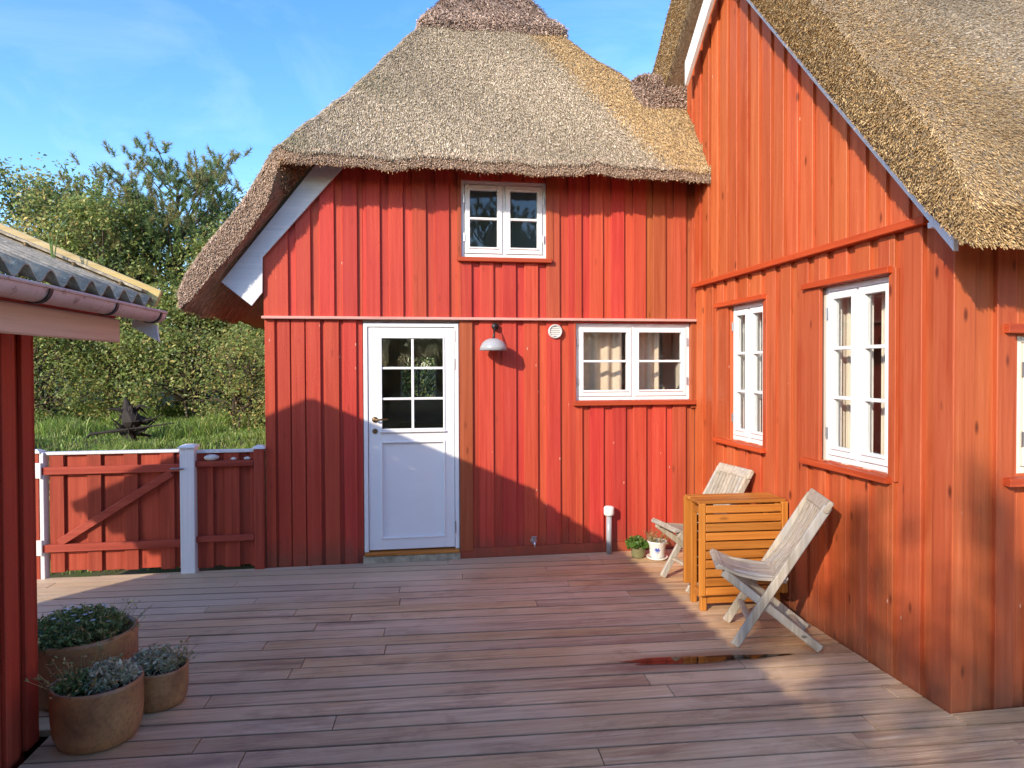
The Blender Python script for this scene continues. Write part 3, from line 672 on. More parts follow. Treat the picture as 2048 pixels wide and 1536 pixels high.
def col_b(x, y, z):
    n = len(x); g = smooth(2.5, 3.6, x + .35*np.sin(y*2.2) + rng.normal(0, .12, n))*.85
    pick = rng.uniform(0, 1, n) < g; brown = smooth(.2, .9, np.sin(x*2.7+y*1.3)*np.sin(y*2.9-x))
    c = np.where(pick[:, None], pal(n, OLD, (4, 4, 3, 4, 1)), pal(n, NEW, (4, 4, 3, 3, 2)))
    return c*(1-.28*brown[:, None])
CAPZ = 4.93
incap = lambda x, y: roof_a(x, y) < CAPZ+.05
surf_reeds(roof_a, 300000, -1.77, 2.56, EY-.0, 7.0, col_a, 'reeds', roofA, cond=lambda x, y: (y < 6.75) & (y > front(x)) & incap(x, y))
surf_reeds(roof_b, 350000, VX, 4.5, VE, 5.2, col_b, 'reeds', roofB, rr=(.0014, .0025), Lr=(.025, .058), lift=(6, 32))
def edge_reeds(n, path, colr, name, parent, outward, Lr=(.05, .12), rr=(.0028, .0045), spread=.25):
    P, N = path(n); n = len(P); D = np.tile(np.array(outward, float), (n, 1)) + rng.normal(0, spread, (n, 3)); D /= np.linalg.norm(D, axis=1)[:, None]
    L = rng.uniform(*Lr, n); return reeds(P - D*L[:, None]*.55, D, N, L, rng.uniform(*rr, n), colr(n), name, parent)
def pa(n):                                                        # cut face of the front eave and the left verge
    x = rng.uniform(-1.77, 2.56, n); w = np.where(x < -1.0, 1.0, .38); x = x[rng.uniform(0, 1, n) < w]; n = len(x)
    y = front(x); t = rng.uniform(0, 1, n); z = roof_a(x, y)*(1-t) + under_a(x, y)*t
    return np.stack([x, y, z], 1), np.tile([[0., -.3, 1]], (n, 1))
def col_edge(n): return pal(n, [(.44, .31, .22), (.34, .23, .16), (.24, .15, .10), (.52, .40, .30)], (4, 4, 3, 2), .2)
edge_reeds(36000, pa, col_edge, 'eaves_reeds', roofA, (-.05, -.45, -.65), Lr=(.03, .06), spread=.16)
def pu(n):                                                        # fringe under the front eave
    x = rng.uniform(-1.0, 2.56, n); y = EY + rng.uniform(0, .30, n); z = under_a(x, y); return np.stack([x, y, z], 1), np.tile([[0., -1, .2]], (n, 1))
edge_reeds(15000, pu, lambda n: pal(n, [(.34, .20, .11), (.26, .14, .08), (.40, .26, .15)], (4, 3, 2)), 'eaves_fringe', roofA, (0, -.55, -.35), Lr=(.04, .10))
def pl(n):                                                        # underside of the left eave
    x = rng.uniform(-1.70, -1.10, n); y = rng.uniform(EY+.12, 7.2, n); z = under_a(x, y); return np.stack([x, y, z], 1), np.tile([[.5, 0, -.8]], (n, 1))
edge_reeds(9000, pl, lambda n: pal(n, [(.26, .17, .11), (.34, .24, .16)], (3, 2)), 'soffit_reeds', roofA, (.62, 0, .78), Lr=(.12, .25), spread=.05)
def pb(n):
    y = rng.uniform(VE, 6.9, n); x = np.full(n, VX); t = rng.uniform(0, 1, n); z = roof_b(x, y)*(1-t) + under_b(x, y)*t
    return np.stack([x, y, z], 1), np.tile([[-1., 0, .3]], (n, 1))
edge_reeds(36000, pb, lambda n: pal(n, NEW, (5, 4, 2, 4, 1), .18), 'verge_reeds', roofB, (-.45, -.40, -.42), rr=(.0016, .0028), Lr=(.025, .055), spread=.18)
def pe(n):
    x = rng.uniform(VX, 4.2, n); y = np.full(n, VE); t = rng.uniform(0, 1, n); z = roof_b(x, y)*(1-t) + under_b(x, y)*t
    return np.stack([x, y, z], 1), np.tile([[0., -1, .3]], (n, 1))
edge_reeds(9000, pe, lambda n: pal(n, NEW, (4, 4, 3, 2, 2), .18), 'eaves_reeds', roofB, (-.05, -.6, -.6), Lr=(.025, .06), rr=(.0016, .0028), spread=.18)
# heather ridge caps
HEA = lambda n: pal(n, [(.44, .32, .25), (.33, .23, .18), (.52, .40, .33), (.22, .15, .115)], (4, 4, 3, 2), .25)
def rim_a(n):
    x = rng.uniform(-.3, 1.9, n*9); y = rng.uniform(6.2, 7.6, n*9); r = roof_a(x, y); k = (r > CAPZ-.015) & (r < CAPZ+.10); x, y, r = x[k][:n], y[k][:n], r[k][:n]
    return np.stack([x, y, r + rng.uniform(-.01, .10, len(x))], 1), np.tile([[0., -.8, .5]], (len(x), 1))
def rim_k(n):
    x = rng.uniform(2.02, 2.53, n); a = rng.uniform(-.35, 1.9, n); r = .27*np.sqrt(np.clip(1-np.clip((2.22-x)/.20, 0, 1)**2, .05, 1))
    return np.stack([x, 6.12-r*np.where(a < .2, 1.0, np.cos(a)), 4.05+(r+.02)*np.sin(a)*1.15], 1), np.stack([np.zeros(n), -np.cos(a), np.sin(a)+.1], 1)
def cap_a(x, y): return roof_a(x, y) + .02 + .11*np.sqrt(np.clip((roof_a(x, y)-CAPZ)/.16, 0, 1)) + .03*np.sin(x*11+y*7)*np.sin(y*9-x*5)
def ridge_cap(fn, base, xs, ys, inside, name, n, x0, x1, y0, y1):
    X, Y = np.meshgrid(xs, ys); Z = np.where(inside(X, Y), fn(X, Y), base(X, Y)-.06); nx = len(xs); V = np.stack([X.ravel(), Y.ravel(), Z.ravel()], 1)
    i, j = np.meshgrid(np.arange(nx-1), np.arange(len(ys)-1)); a = (j*nx+i).ravel(); ok = inside(X, Y).ravel()
    Fq = np.stack([a, a+1, a+nx+1, a+nx], 1); Fq = Fq[ok[Fq].any(1)]
    o = np_mesh(name, V, Fq, M['heather']); o.parent = house; o.matrix_parent_inverse = Matrix.Translation(-Vector(house.location))
    surf_reeds(fn, n, x0, x1, y0, y1, lambda x, y, z: pal(len(x), [(.44, .32, .25), (.33, .23, .18), (.52, .40, .33), (.22, .15, .115)], (4, 4, 3, 2), .25), 'heather_sprigs', o, cond=inside, lift=(0, 50), Lr=(.04, .10), rr=(.003, .005))
    return o
ridge_cap(cap_a, roof_a, np.linspace(-.3, 1.9, 90), np.linspace(6.2, 8.6, 90), lambda x, y: roof_a(x, y) > CAPZ + .03*np.sin(x*9), 'ridge_cap', 40000, -.3, 1.9, 6.2, 8.2)
def cap_k(x, y):
    r = .27*np.sqrt(np.clip(1-np.clip((2.22-x)/.20, 0, 1)**2, .05, 1)); d = (y-6.12)/r
    return 4.05 + .32*np.sqrt(np.clip(1-d*d, 0, 1))*np.sqrt(r/.27) + .02*np.sin(x*13)*np.sin(y*15+x*3)
ridge_cap(cap_k, roof_a, np.linspace(2.02, 2.54, 40), np.linspace(5.80, 6.44, 50), lambda x, y: (np.abs(y-6.12) < .262*np.sqrt(np.clip(1-np.clip((2.22-x)/.20, 0, 1)**2, .0, 1))), 'ridge_cap', 16000, 2.02, 2.54, 5.82, 6.42)

edge_reeds(16000, rim_a, HEA, 'heather_sprigs', roofA, (0, -.5, -.3), Lr=(.04, .09), spread=.5)
edge_reeds(12000, rim_k, HEA, 'heather_sprigs', roofA, (0, -.5, -.2), Lr=(.04, .09), spread=.6)

# ------------------------------------------------------------------ curtains and furniture seen through the glass
def curtain(label, p0, p1, z0, z1, mat, folds=7, amp=.018):
    p0 = Vector(p0); p1 = Vector(p1); d = (p1-p0); n = Vector((-d.y, d.x)).normalized(); K = folds*8; rings = []
    row = lambda z, off: [(p0.x+d.x*i/K+n.x*(amp*math.sin(2*math.pi*folds*i/K)+off), p0.y+d.y*i/K+n.y*(amp*math.sin(2*math.pi*folds*i/K)+off), z) for i in range(K+1)]
    b = MB(); R = [row(z0, 0)+row(z0, .004)[::-1], row(z1, 0)+row(z1, .004)[::-1]]; b.rings(R)
    tag(b.build('curtain', mat, None), label, 'curtain', 'curtains behind the windows')
curtain('beige curtain behind left casement of the kitchen window', (1.48, 5.93), (1.93, 5.93), 1.2, 2.14, M['curtain_pink'], 4)
curtain('beige curtain behind right casement of the kitchen window', (2.02, 5.95), (2.30, 5.95), 1.2, 2.14, M['curtain_pink'], 4)
for (y0, y1, w) in ((4.5, 5.06, 'smaller side window'), (3.215, 3.83, 'larger side window')):
    curtain('pale curtain at the far edge of the '+w, (2.70, y1-.02), (2.70, y1-.12), .95, 2.2, M['curtain'], 3, .008)
    curtain('pale curtain in the middle of the '+w, (2.70, y0+.28), (2.70, y0+.20), .95, 2.2, M['curtain'], 2, .008)
curtain('cream blind behind the front window of the right wing', (2.88, 3.03), (3.64, 3.03), 1.05, 1.84, M['cream'], 2, .004)
ch = empty('armchair', (.25, 7.4, .05)); tag(ch, 'dark armchair with teal cushion seen through the door glass', 'armchair')
for nm, bx, mt in (('seat', (-.4, .4, -.35, .35, .12, .42), 'interior_dark'), ('backrest', (-.4, .4, .36, .52, .12, .95), 'interior_dark'), ('armrest', (-.55, -.41, -.35, .5, .1, .62), 'interior_dark'), ('armrest', (.41, .55, -.35, .5, .1, .62), 'interior_dark'), ('cushion', (-.33, .05, .12, .34, .43, .85), 'teal'), ('base', (-.5, .5, -.3, .48, 0, .11), 'interior_dark')):
    b = MB(); b.box(*bx, .03); b.build(nm, M[mt], ch)

# ------------------------------------------------------------------ fittings on the facade
lp = empty('wall_lamp', (.688, FY, 1.80)); tag(lp, 'grey half-dome wall lamp on bracket right of the door', 'lamp')
b = MB(); b.lathe([(.004, .088), (.03, .086), (.06, .074), (.085, .05), (.1, .02), (.108, -.014), (.103, -.014), (.09, .02), (.06, .06), (.004, .076)], 32, (0, -.135, 0), 1.1, 1.1); b.build('shade', M['grey_enamel'], lp, smooth=True)
b = MB(); b.tube([(.03, -.022, .195), (.025, -.05, .19), (.012, -.10, .14), (0, -.135, .085)], .009, 8); b.tube([(.03, .0, .195), (.03, -.022, .195)], .03, 14); b.build('bracket', M['dark_metal'], lp, smooth=True)
b = MB(); b.lathe([(.002, .05), (.022, .045), (.03, .02), (.022, -.004), (.002, -.01)], 16, (0, -.135, -.005)); b.build('bulb', M['white_plastic'], lp, smooth=True)
M['vent_grey'] = plain('pale_grey_plastic', (.55, .54, .51), .4)
vt = empty('wall_vent', (1.248, FY, 1.955)); tag(vt, 'round white louvred vent high on the red boards', 'vent')
b = MB(); b.rings([[(r*math.cos(2*math.pi*k/32), y, r*math.sin(2*math.pi*k/32)) for k in range(32)] for r, y in ((.062, .0), (.062, -.018), (.056, -.024), (.048, -.022), (.046, -.004))], True, False); b.build('rim', M['vent_grey'], vt, smooth=True)
b = MB(); b.rings([[(r*math.cos(2*math.pi*k/32), y, r*math.sin(2*math.pi*k/32)) for k in range(32)] for r, y in ((.05, .002), (.05, -.003))], True, True); b.build('backing', M['dark_metal'], vt)
for k in range(5):
    z = -.034+k*.017; hw = math.sqrt(.047**2-z*z); b = MB(); b.bar((-hw, -.012, z), (hw, -.012, z), .010, .012, (0, -.5, .8), .001); b.build('louvre', M['white_plastic'], vt)
tp = empty('garden_tap', (1.051, FY, .13)); tag(tp, 'small grey outdoor tap low on the red wall', 'tap')
b = MB(); b.tube([(0, .0, 0), (0, -.05, 0), (0, -.065, -.012), (0, -.068, -.045)], [.012, .012, .011, .010], 10); b.build('spout', M['steel'], tp, smooth=True)
b = MB(); b.tube([(0, 0, 0), (0, -.006, 0)], .028, 16); b.build('flange', M['steel'], tp)
b = MB(); b.tube([(0, -.035, .008), (0, -.035, .034)], .007, 8); b.bar((-.024, -.035, .038), (.024, -.035, .038), .012, .01); b.build('handle', M['steel'], tp)
bo = empty('bollard_light', (1.715, 5.635, 0)); tag(bo, 'short steel post with white rounded cap against the red wall', 'light post')
b = MB(); b.tube([(0, 0, 0), (0, 0, .34)], .024, 20); b.build('post', M['grey_enamel'], bo, smooth=True)
b = MB(); b.lathe([(.002, .338), (.036, .338), (.044, .345), (.046, .36), (.046, .402), (.042, .414), (.03, .420), (.002, .421)], 24); b.build('cap', M['white_plastic'], bo, smooth=True)

# ------------------------------------------------------------------ gate and fence
GY = 5.70
gt = empty('garden_gate', (-2.34, GY, 0)); tag(gt, 'red board gate with diagonal brace and white top edge', 'gate')
def gl(mb, n, m, parent=gt, **k):
    for i, v in enumerate(mb.v): mb.v[i] = (v[0]-parent.location.x, v[1]-parent.location.y, v[2]-parent.location.z)
    return mb.build(n, m, parent, **k)
x = -2.80
gw = [.085, .10, .115, .10, .085, .12, .09, .105, .12, .10]; front = True
xs_ = -2.815; i = 0
while xs_ < -1.86:
    w_ = (.155 if i % 2 else .105)
    x1_ = min(xs_+w_, -1.848); b = MB()
    if i % 2: b.box(xs_-.01, x1_+.01 if x1_ < -1.86 else x1_, GY+.022, GY+.044, .03+random.uniform(0, .015), .965)
    else: b.box(xs_, x1_, GY, GY+.02, .025+random.uniform(0, .015), .965)
    gl(b, 'board', M['gatered']); xs_ = x1_+.006; i += 1
for z in (.235, .845):
    b = MB(); b.box(-2.86, -1.845, GY-.03, GY-.002, z-.03, z+.03); gl(b, 'rail', M['gateredx'])
b = MB(); b.bar((-2.74, GY-.016, .275), (-1.905, GY-.016, .805), .062, .026, (0.54, 0, -.84)); gl(b, 'brace', M['gateredx'])
b = MB(); b.box(-2.855, -1.848, GY-.012, GY+.05, .967, .990); gl(b, 'top_edge', M['whitewood'])
for z in (.245, .85):
    b = MB(); b.box(-2.92, -2.868, GY-.04, GY-.030, z-.06, z+.06); b.tube([(-2.86, GY-.038, z-.06), (-2.86, GY-.038, z+.06)], .009, 8); gl(b, 'hinge', M['white'])
b = MB(); b.box(-1.90, -1.80, GY-.072, GY-.062, .835, .85, .002); gl(b, 'latch', M['steel'])
def post(name, x0, x1, y0, y1, h, mat, cap, label, grp=None):
    o = empty(name, ((x0+x1)/2, (y0+y1)/2, 0)); tag(o, label, 'post')
    b = MB(); b.box(x0, x1, y0, y1, -.2, h, .004); gl(b, 'shaft', mat, o)
    if cap:
        b = MB(); xm, ym = (x0+x1)/2, (y0+y1)/2
        rr = lambda e, z: [(x0-e, y0-e, z), (x1+e, y0-e, z), (x1+e, y1+e, z), (x0-e, y1+e, z)]
        b.rings([rr(.012, h), rr(.012, h+.012), rr(-.02, h+.028)]); gl(b, 'cap', M['white'], o)
post('gate_post', -1.832, -1.722, GY-.06, GY+.04, 1.005, M['whitewood'], True, 'white painted post with flat cap at the latch side of the gate')
post('gate_post', -2.872, -2.84, GY-.029, GY+.05, .99, M['whitewood'], False, 'narrow white post on the hinge side of the gate')
post('gate_post', -3.05, -2.876, GY-.026, GY+.05, .985, M['gatered'], True, 'red post with white cap between gate and shed')
post('fence_post', -1.272, -1.195, GY-.035, GY+.05, .985, M['gatered'], True, 'red fence post with white cap against the house corner')
fp = empty('board_fence', (-1.5, GY, 0)); tag(fp, 'short red board fence panel between white post and house', 'fence')
xs_ = -1.718; i = 0
while xs_ < -1.285:
    w_ = (.12 if i % 2 == 0 else .075); x1_ = min(xs_+w_, -1.276); b = MB()
    if i % 2: b.box(xs_-.01, x1_+.008 if x1_ < -1.28 else x1_, GY+.022, GY+.044, .03, .955)
    else: b.box(xs_, x1_, GY, GY+.02, .02, .955)
    gl(b, 'board', M['gatered'], fp); xs_ = x1_+.005; i += 1
for z in (.262, .872):
    b = MB(); b.box(-1.72, -1.274, GY-.035, GY-.002, z-.024, z+.024); gl(b, 'rail', M['gateredx'], fp)
b = MB(); b.box(-1.72, -1.274, GY-.012, GY+.05, .957, .98); gl(b, 'top_edge', M['whitewood'], fp)
def stone(x, r, label):
    b = MB(); n = 14; R = random.Random(int(x*1000)); ph = R.uniform(0, 6)
    rings = []
    for k in range(7):
        t = math.pi*(k+.02)/6.04; rr_ = math.sin(t)*r
        rings.append([(rr_*math.cos(2*math.pi*i/n)*(1+.18*math.sin(2*2*math.pi*i/n+ph)), rr_*.5*math.sin(2*math.pi*i/n), r*.42*(1-math.cos(t))*(1+.1*math.sin(i+ph))) for i in range(n)])
    b.rings(rings); o = b.build('beach_stone', M['stone'], None, smooth=True); o.location = (x, GY-.02, .897); tag(o, label, 'stone', 'stones lying on the fence rail')
stone(-1.60, .055, 'largest pale beach stone lying on the fence rail'); stone(-1.43, .026, 'small flat pale stone in the middle of the fence rail'); stone(-1.325, .028, 'small pale stone on the fence rail by the red post')

# ------------------------------------------------------------------ garden shed on the left
shed = empty('garden_shed', (-3.0, .8, 0)); tag(shed, 'red board shed with corrugated roof and pink gutter', 'shed')
def sb(mb, n, m, parent=None, **k):
    for i, v in enumerate(mb.v): mb.v[i] = (v[0]-shed.location.x, v[1]-shed.location.y, v[2])
    return mb.build(n, m, parent or shed, **k)
SX, SY1, SY0, EX = -1.66, 3.25, -2.6, -1.21
slope = lambda x: 1.975 + .43*(EX-x) if x > -3.07 else 1.975 + .43*(EX+3.07) - .43*(-3.07-x)
b = MB(); b.box(-4.45, SX-.045, SY0, SY1-.03, -.2, 1.9); wl_ = sb(b, 'wall', M['shedred'])
gv = MB(); gv.rings([[(SX-.05, y, 1.88), (-3.07, y, slope(-3.07)-.03), (-4.45, y, 1.88)] for y in (SY0+.05, SY1-.04)]); sb(gv, 'gable', M['shedred'])
yb_ = SY1; i = 0
while yb_ > .8:
    b = MB(); b.box(SX-.02, SX, yb_-.095, yb_, -.02, 1.90); sb(b, 'board', M['shedred'], wl_)
    b = MB(); b.box(SX-.042, SX-.021, yb_-.155, yb_-.075, -.02, 1.90); sb(b, 'board', M['shedred'], wl_); yb_ -= .145
for i in range(20):
    x0_ = SX-.0-i*.14; b = MB(); b.box(x0_-.11, x0_, SY1-.028, SY1-.004, -.02, 1.9); sb(b, 'board', M['shedred'], wl_)
b = MB(); b.box(-1.335, -1.31, SY0, 3.27, 1.765, 1.872, .008); sb(b, 'fascia', M['pinkboard'])
b = MB(); b.box(SX-.03, -1.312, SY0, 3.24, 1.874, 1.892); sb(b, 'soffit', M['shedred'])
def corr(x0, x1, nm):
    ys = np.arange(SY0-.1, 3.40, .146/12); xs = np.linspace(x0, x1, 14); X, Y = np.meshgrid(xs, ys)
    Z = np.vectorize(slope)(X) + .024*np.cos(Y*2*math.pi/.146) - .012; N_ = X.size
    V = np.concatenate([np.stack([X.ravel(), Y.ravel(), Z.ravel()], 1), np.stack([X.ravel(), Y.ravel(), Z.ravel()-.007], 1)]) - np.array([shed.location.x, shed.location.y, 0])
    nx = len(xs); i, j = np.meshgrid(np.arange(nx-1), np.arange(len(ys)-1)); a = (j*nx+i).ravel(); Fq = np.stack([a, a+1, a+nx+1, a+nx], 1)
    rim = []
    for seq in (np.arange(nx), np.arange(len(ys))*nx+nx-1, (np.arange(nx)[::-1]+(len(ys)-1)*nx), np.arange(len(ys))[::-1]*nx):
        rim.append(np.stack([seq[:-1], seq[:-1]+N_, seq[1:]+N_, seq[1:]], 1))
    o = np_mesh(nm, V, np.concatenate([Fq, Fq[:, ::-1]+N_]+rim), M['sheet'], smooth=True); o.parent = shed; return o
rf = corr(EX-.0, -3.07, 'corrugated_roof'); rf2 = corr(-3.09, -4.9, 'corrugated_roof')
b = MB(); sd_ = Vector((-1, 0, .43)).normalized(); b.bar(Vector((EX+.02, 3.405, 1.978)), Vector((-3.07, 3.405, slope(-3.07)+.02)), .085, .028, (-.43*-1, 0, 1)); vb = sb(b, 'verge_board', M['lichen_board'])
b = MB(); b.bar(Vector((EX-.02, 3.402, 1.895)), Vector((-3.07, 3.402, slope(-3.07)-.07)), .075, .018, (.43, 0, 1)); sb(b, 'verge_filler', M['lichen_board'])
b = MB(); b.bar(Vector((-3.07, 3.405, slope(-3.07)+.02)), Vector((-4.92, 3.405, slope(-4.92)+.02)), .085, .028, (-.43, 0, 1)); sb(b, 'verge_board', M['lichen_board'])
b = MB(); b.bar(Vector((EX-.03, 3.37, 2.012)), Vector((-3.05, 3.37, slope(-3.05)+.03)), .012, .07, (.43, 0, 1), .002); sb(b, 'verge_flashing', M['sheet'])
for k in range(9):
    xk = EX-.12-k*.2; b = MB(); b.lathe([(.011, 0), (.011, .006), (.006, .012), (.001, .013)], 10, (xk, 3.335, slope(xk)+.012)); sb(b, 'screw_cap', M['brass'])
# half round gutter
def gutter():
    b = MB(); r = .046; cx_, cz_ = EX+.005, 1.912; n = 18; ring = lambda y, rr_: [(cx_+rr_*math.cos(math.pi+math.pi*i/n), y, cz_+rr_*1.05*math.sin(math.pi+math.pi*i/n)) for i in range(n+1)]
    out = [ring(y, r)+ring(y, r-.003)[::-1] for y in np.linspace(SY0-.1, 3.41, 12)]; b.rings(out); g = sb(b, 'gutter', M['gutter'], smooth=False)
    b = MB(); b.tube([(cx_+r, SY0-.1, cz_+.002), (cx_+r, 3.41, cz_+.002)], .007, 8); sb(b, 'gutter_bead', M['gutter'], g)
    b = MB(); b.rings([[(cx_+r*math.cos(math.pi+math.pi*i/n), y, cz_+r*1.05*math.sin(math.pi+math.pi*i/n)) for i in range(n+1)] for y in (3.41, 3.416)]); sb(b, 'gutter_end', M['gutter'], g)
    for y in (.9, 1.65, 2.36, 2.86, 3.33):
        b = MB(); b.rings([[(cx_+(r+.0015)*math.cos(math.pi+math.pi*i/n), yy, cz_+(r+.0015)*1.05*math.sin(math.pi+math.pi*i/n)) for i in range(n+1)]+[(cx_+(r+.005)*math.cos(math.pi+math.pi*i/n), yy, cz_+(r+.005)*1.05*math.sin(math.pi+math.pi*i/n)) for i in range(n, -1, -1)] for yy in (y, y+.022)]); sb(b, 'gutter_bracket', M['dark_metal'], g)
gutter()
b = MB(); b.rings([[(EX+.01, y, 1.855), (EX+.018, y, 1.775), (EX-.10, y, 1.845), (EX-.10, y, 1.88)] for y in (3.40, 3.418)]); sb(b, 'verge_end_plate', M['bargeboard'])
def roof_weed(x, y, h, label):
    o = empty('grass_tuft', (x, y, slope(x))); tag(o, label, 'grass'); R = random.Random(4)
    for k in range(4):
        a = R.uniform(-1, 1); b = MB(); L = h*R.uniform(.35, 1); b.tube([(0, 0, -.03), (.1*L*a, 0, L*.5), (.45*L*a, .02, L*.98)], [.003, .0025, .0006], 4); b.build('blade', M['leaf_plain'], o)
M['leaf_plain'] = plain('grass_green', (.20, .28, .07), .6)
roof_weed(-1.60, 3.30, .30, 'tall thin grass tuft growing out of the shed roof')

# ------------------------------------------------------------------ furniture
def place(o, loc, rz): o.location = loc; o.rotation_euler = (0, 0, rz)
def copy_tree(o, parent=None):
    c = o.copy(); COL.objects.link(c); c.parent = parent
    for ch_ in [q for q in bpy.data.objects if q.parent is o]: copy_tree(ch_, c)
    return c
def folding_chair():
    r = empty('folding_chair'); w = .19; T = M['oldteak']; TX = M['oldteakx']
    A = Vector((.225, 0, 0)); Bt = Vector((-.30, 0, .86)); Cc = Vector((-.255, 0, 0)); Dd = Vector((.285, 0, .435))
    bd = (Bt-A).normalized()
    for s in (-1, 1):
        b = MB(); b.bar(A+Vector((0, s*w, 0))-bd*-.004, A+Vector((0, s*w, 0))+bd*.98, .022, .050, (0, 1, 0), .006); b.build('back_leg', T, r)
        b = MB(); b.bar(Cc+Vector((0, s*(w-.026), 0.004)), Dd+Vector((0, s*(w-.026), -.012)), .022, .048, (0, 1, 0), .006); b.build('seat_leg', T, r)
    b = MB(); tr = A+bd*.975; nrm = Vector((bd.z, 0, -bd.x)); b.bar(tr+Vector((0, -w-.022, 0)), tr+Vector((0, w+.022, 0)), .075, .032, bd, .010); b.build('top_rail', TX, r)
    lo = A+bd*.47
    b = MB(); b.bar(lo+Vector((0, -w+.012, 0)), lo+Vector((0, w-.012, 0)), .05, .022, bd, .004); b.build('back_rail', TX, r)
    n = 9
    for k in range(n):
        y = -w+.030+(2*w-.060)*k/(n-1); pts = [lo-nrm*0+bd*.01, lo+bd*.18-nrm*.018, lo+bd*.34-nrm*.014, tr-bd*.03]; b = MB()
        for p, q in zip(pts, pts[1:]): pass
        half = .0155; th = .009
        rings = [[p+Vector((0, y-half, 0))-nrm*th, p+Vector((0, y+half, 0))-nrm*th, p+Vector((0, y+half, 0))+nrm*th, p+Vector((0, y-half, 0))+nrm*th] for p in pts]
        b.rings(rings); b.build('back_slat', T, r)
    sf, sr = Vector((.315, 0, .452)), Vector((-.075, 0, .405))
    for s in (-1, 1):
        b = MB(); b.bar(sr+Vector((-.0, s*(w-.055), -.022)), sf+Vector((-.03, s*(w-.055), -.026)), .020, .032, (0, 1, 0), .004); b.build('seat_rail', TX, r)
    m = 10
    for k in range(m):
        y = -w+.03+(2*w-.06)*k/(m-1); y = y if True else 0; half = .0165; rings = []
        for t in (0, .2, .45, .7, .9, 1):
            p = sr.lerp(sf, t) + Vector((0, y, -.030*math.sin(math.pi*min(1, t*1.05)) + .014*(t > .85)*(t-.85)/.15)); e = half*(.8 if t in (0, 1) else 1)
            rings.append([p+Vector((0, -e, -.008)), p+Vector((0, e, -.008)), p+Vector((0, e, .008)), p+Vector((0, -e, .008))])
        b = MB(); b.rings(rings); b.build('seat_slat', TX, r)
    b = MB(); b.bar(sf+Vector((-.012, -w+.012, -.002)), sf+Vector((-.012, w-.012, -.002)), .05, .024, (1, 0, 0), .009); b.build('front_rail', TX, r)
    for p in (A+bd*.17, Cc.lerp(Dd, .17)):
        b = MB(); b.bar(p+Vector((0, -w+.015, 0)), p+Vector((0, w-.015, 0)), .035, .020, (1, 0, 0), .004); b.build('stretcher', TX, r)
    return r
c1 = folding_chair(); tag(c1, 'weathered grey teak folding chair standing in front of the wooden table', 'chair', 'folding chairs by the table')
place(c1, (2.135, 3.73, .012), math.atan2(.33, -.94))
c2 = copy_tree(c1); tag(c2, 'weathered teak folding chair half hidden behind the wooden table', 'chair', 'folding chairs by the table'); place(c2, (2.165, 4.74, .012), math.atan2(-.12, -.99))
tb = empty('drop_leaf_table', (2.205, 4.30, 0), math.radians(-2.5)); tag(tb, 'honey coloured slatted drop-leaf table with both leaves folded down', 'table')
TW, TD, TH = .31, .125, .745
b = MB()
for k in range(3):
    b = MB(); y = -TD+.004+k*(2*TD/3); b.box(-TW, TW, y, y+2*TD/3-.004, TH-.022, TH, .004); b.build('top_slat', M['teak'], tb)
for sgn in (-1, 1):
    yo = sgn*(TD+.014); lf = MB(); lf.box(-TW+.045, TW-.045, yo-.006, yo+.006, .135, .165); lf = lf.build('leaf', M['teak'], tb)
    for x in (-TW, TW-.044):
        b = MB(); b.box(x, x+.044, yo-.012, yo+.012, .115, TH-.012, .004); b.build('stile', M['teakz'], lf)
    ns = 10; hh = (TH-.02-.115)/ns
    for k in range(ns):
        b = MB(); b.box(-TW+.046, TW-.046, yo-.010, yo+.010, .117+k*hh, .117+(k+1)*hh-.009, .004); b.build('slat', M['teak'], lf)
for x in (-TW+.03, TW-.07):
    for y in (-TD+.02, TD-.06):
        b = MB(); b.box(x, x+.04, y, y+.04, .0, TH-.024, .004); b.build('leg', M['teakz'], tb)
for x in (-TW+.03, TW-.07):
    for z in (.07, .64):
        b = MB(); b.box(x+.008, x+.032, -TD+.062, TD-.062, z, z+.05, .003); b.build('end_rail', M['teak'], tb)
for y in (-TD+.03, TD-.05):
    b = MB(); b.box(-TW+.072, TW-.072, y, y+.022, .045, .10, .003); b.build('side_rail', M['teak'], tb)
for y in (-.06, .02):
    b = MB(); b.box(-TW+.10, -TW+.135, y, y+.035, .03, TH-.03, .003); b.build('gate_leg', M['teakz'], tb)

# ------------------------------------------------------------------ leaves, plants, trees
def leaves(P, Nn, size, colr, name, parent, aspect=.55, droop=None):
    """folded diamond leaves"""
    n = len(P); Nn = Nn/(np.linalg.norm(Nn, axis=1)[:, None]+1e-9); t = rng.normal(0, 1, (n, 3)); t -= Nn*(t*Nn).sum(1)[:, None]; t /= np.linalg.norm(t, axis=1)[:, None]+1e-9
    s = np.cross(Nn, t); L = size[:, None]; V = np.empty((n, 4, 3), np.float32)
    V[:, 0] = P - t*L*.5; V[:, 1] = P + s*L*aspect*.5 + Nn*L*.10; V[:, 2] = P + t*L*.5; V[:, 3] = P - s*L*aspect*.5 + Nn*L*.10
    base = (np.arange(n)*4)[:, None]; Fq = np.concatenate([base+np.array([0, 1, 2]), base+np.array([0, 2, 3])])
    return np_mesh(name, V.reshape(-1, 3), Fq, M['leaf'], parent, col=np.repeat(colr, 4, 0))
GREEN = [(.16, .225, .060), (.22, .29, .075), (.105, .165, .055), (.29, .34, .10), (.43, .41, .14), (.48, .37, .11), (.31, .20, .09)]
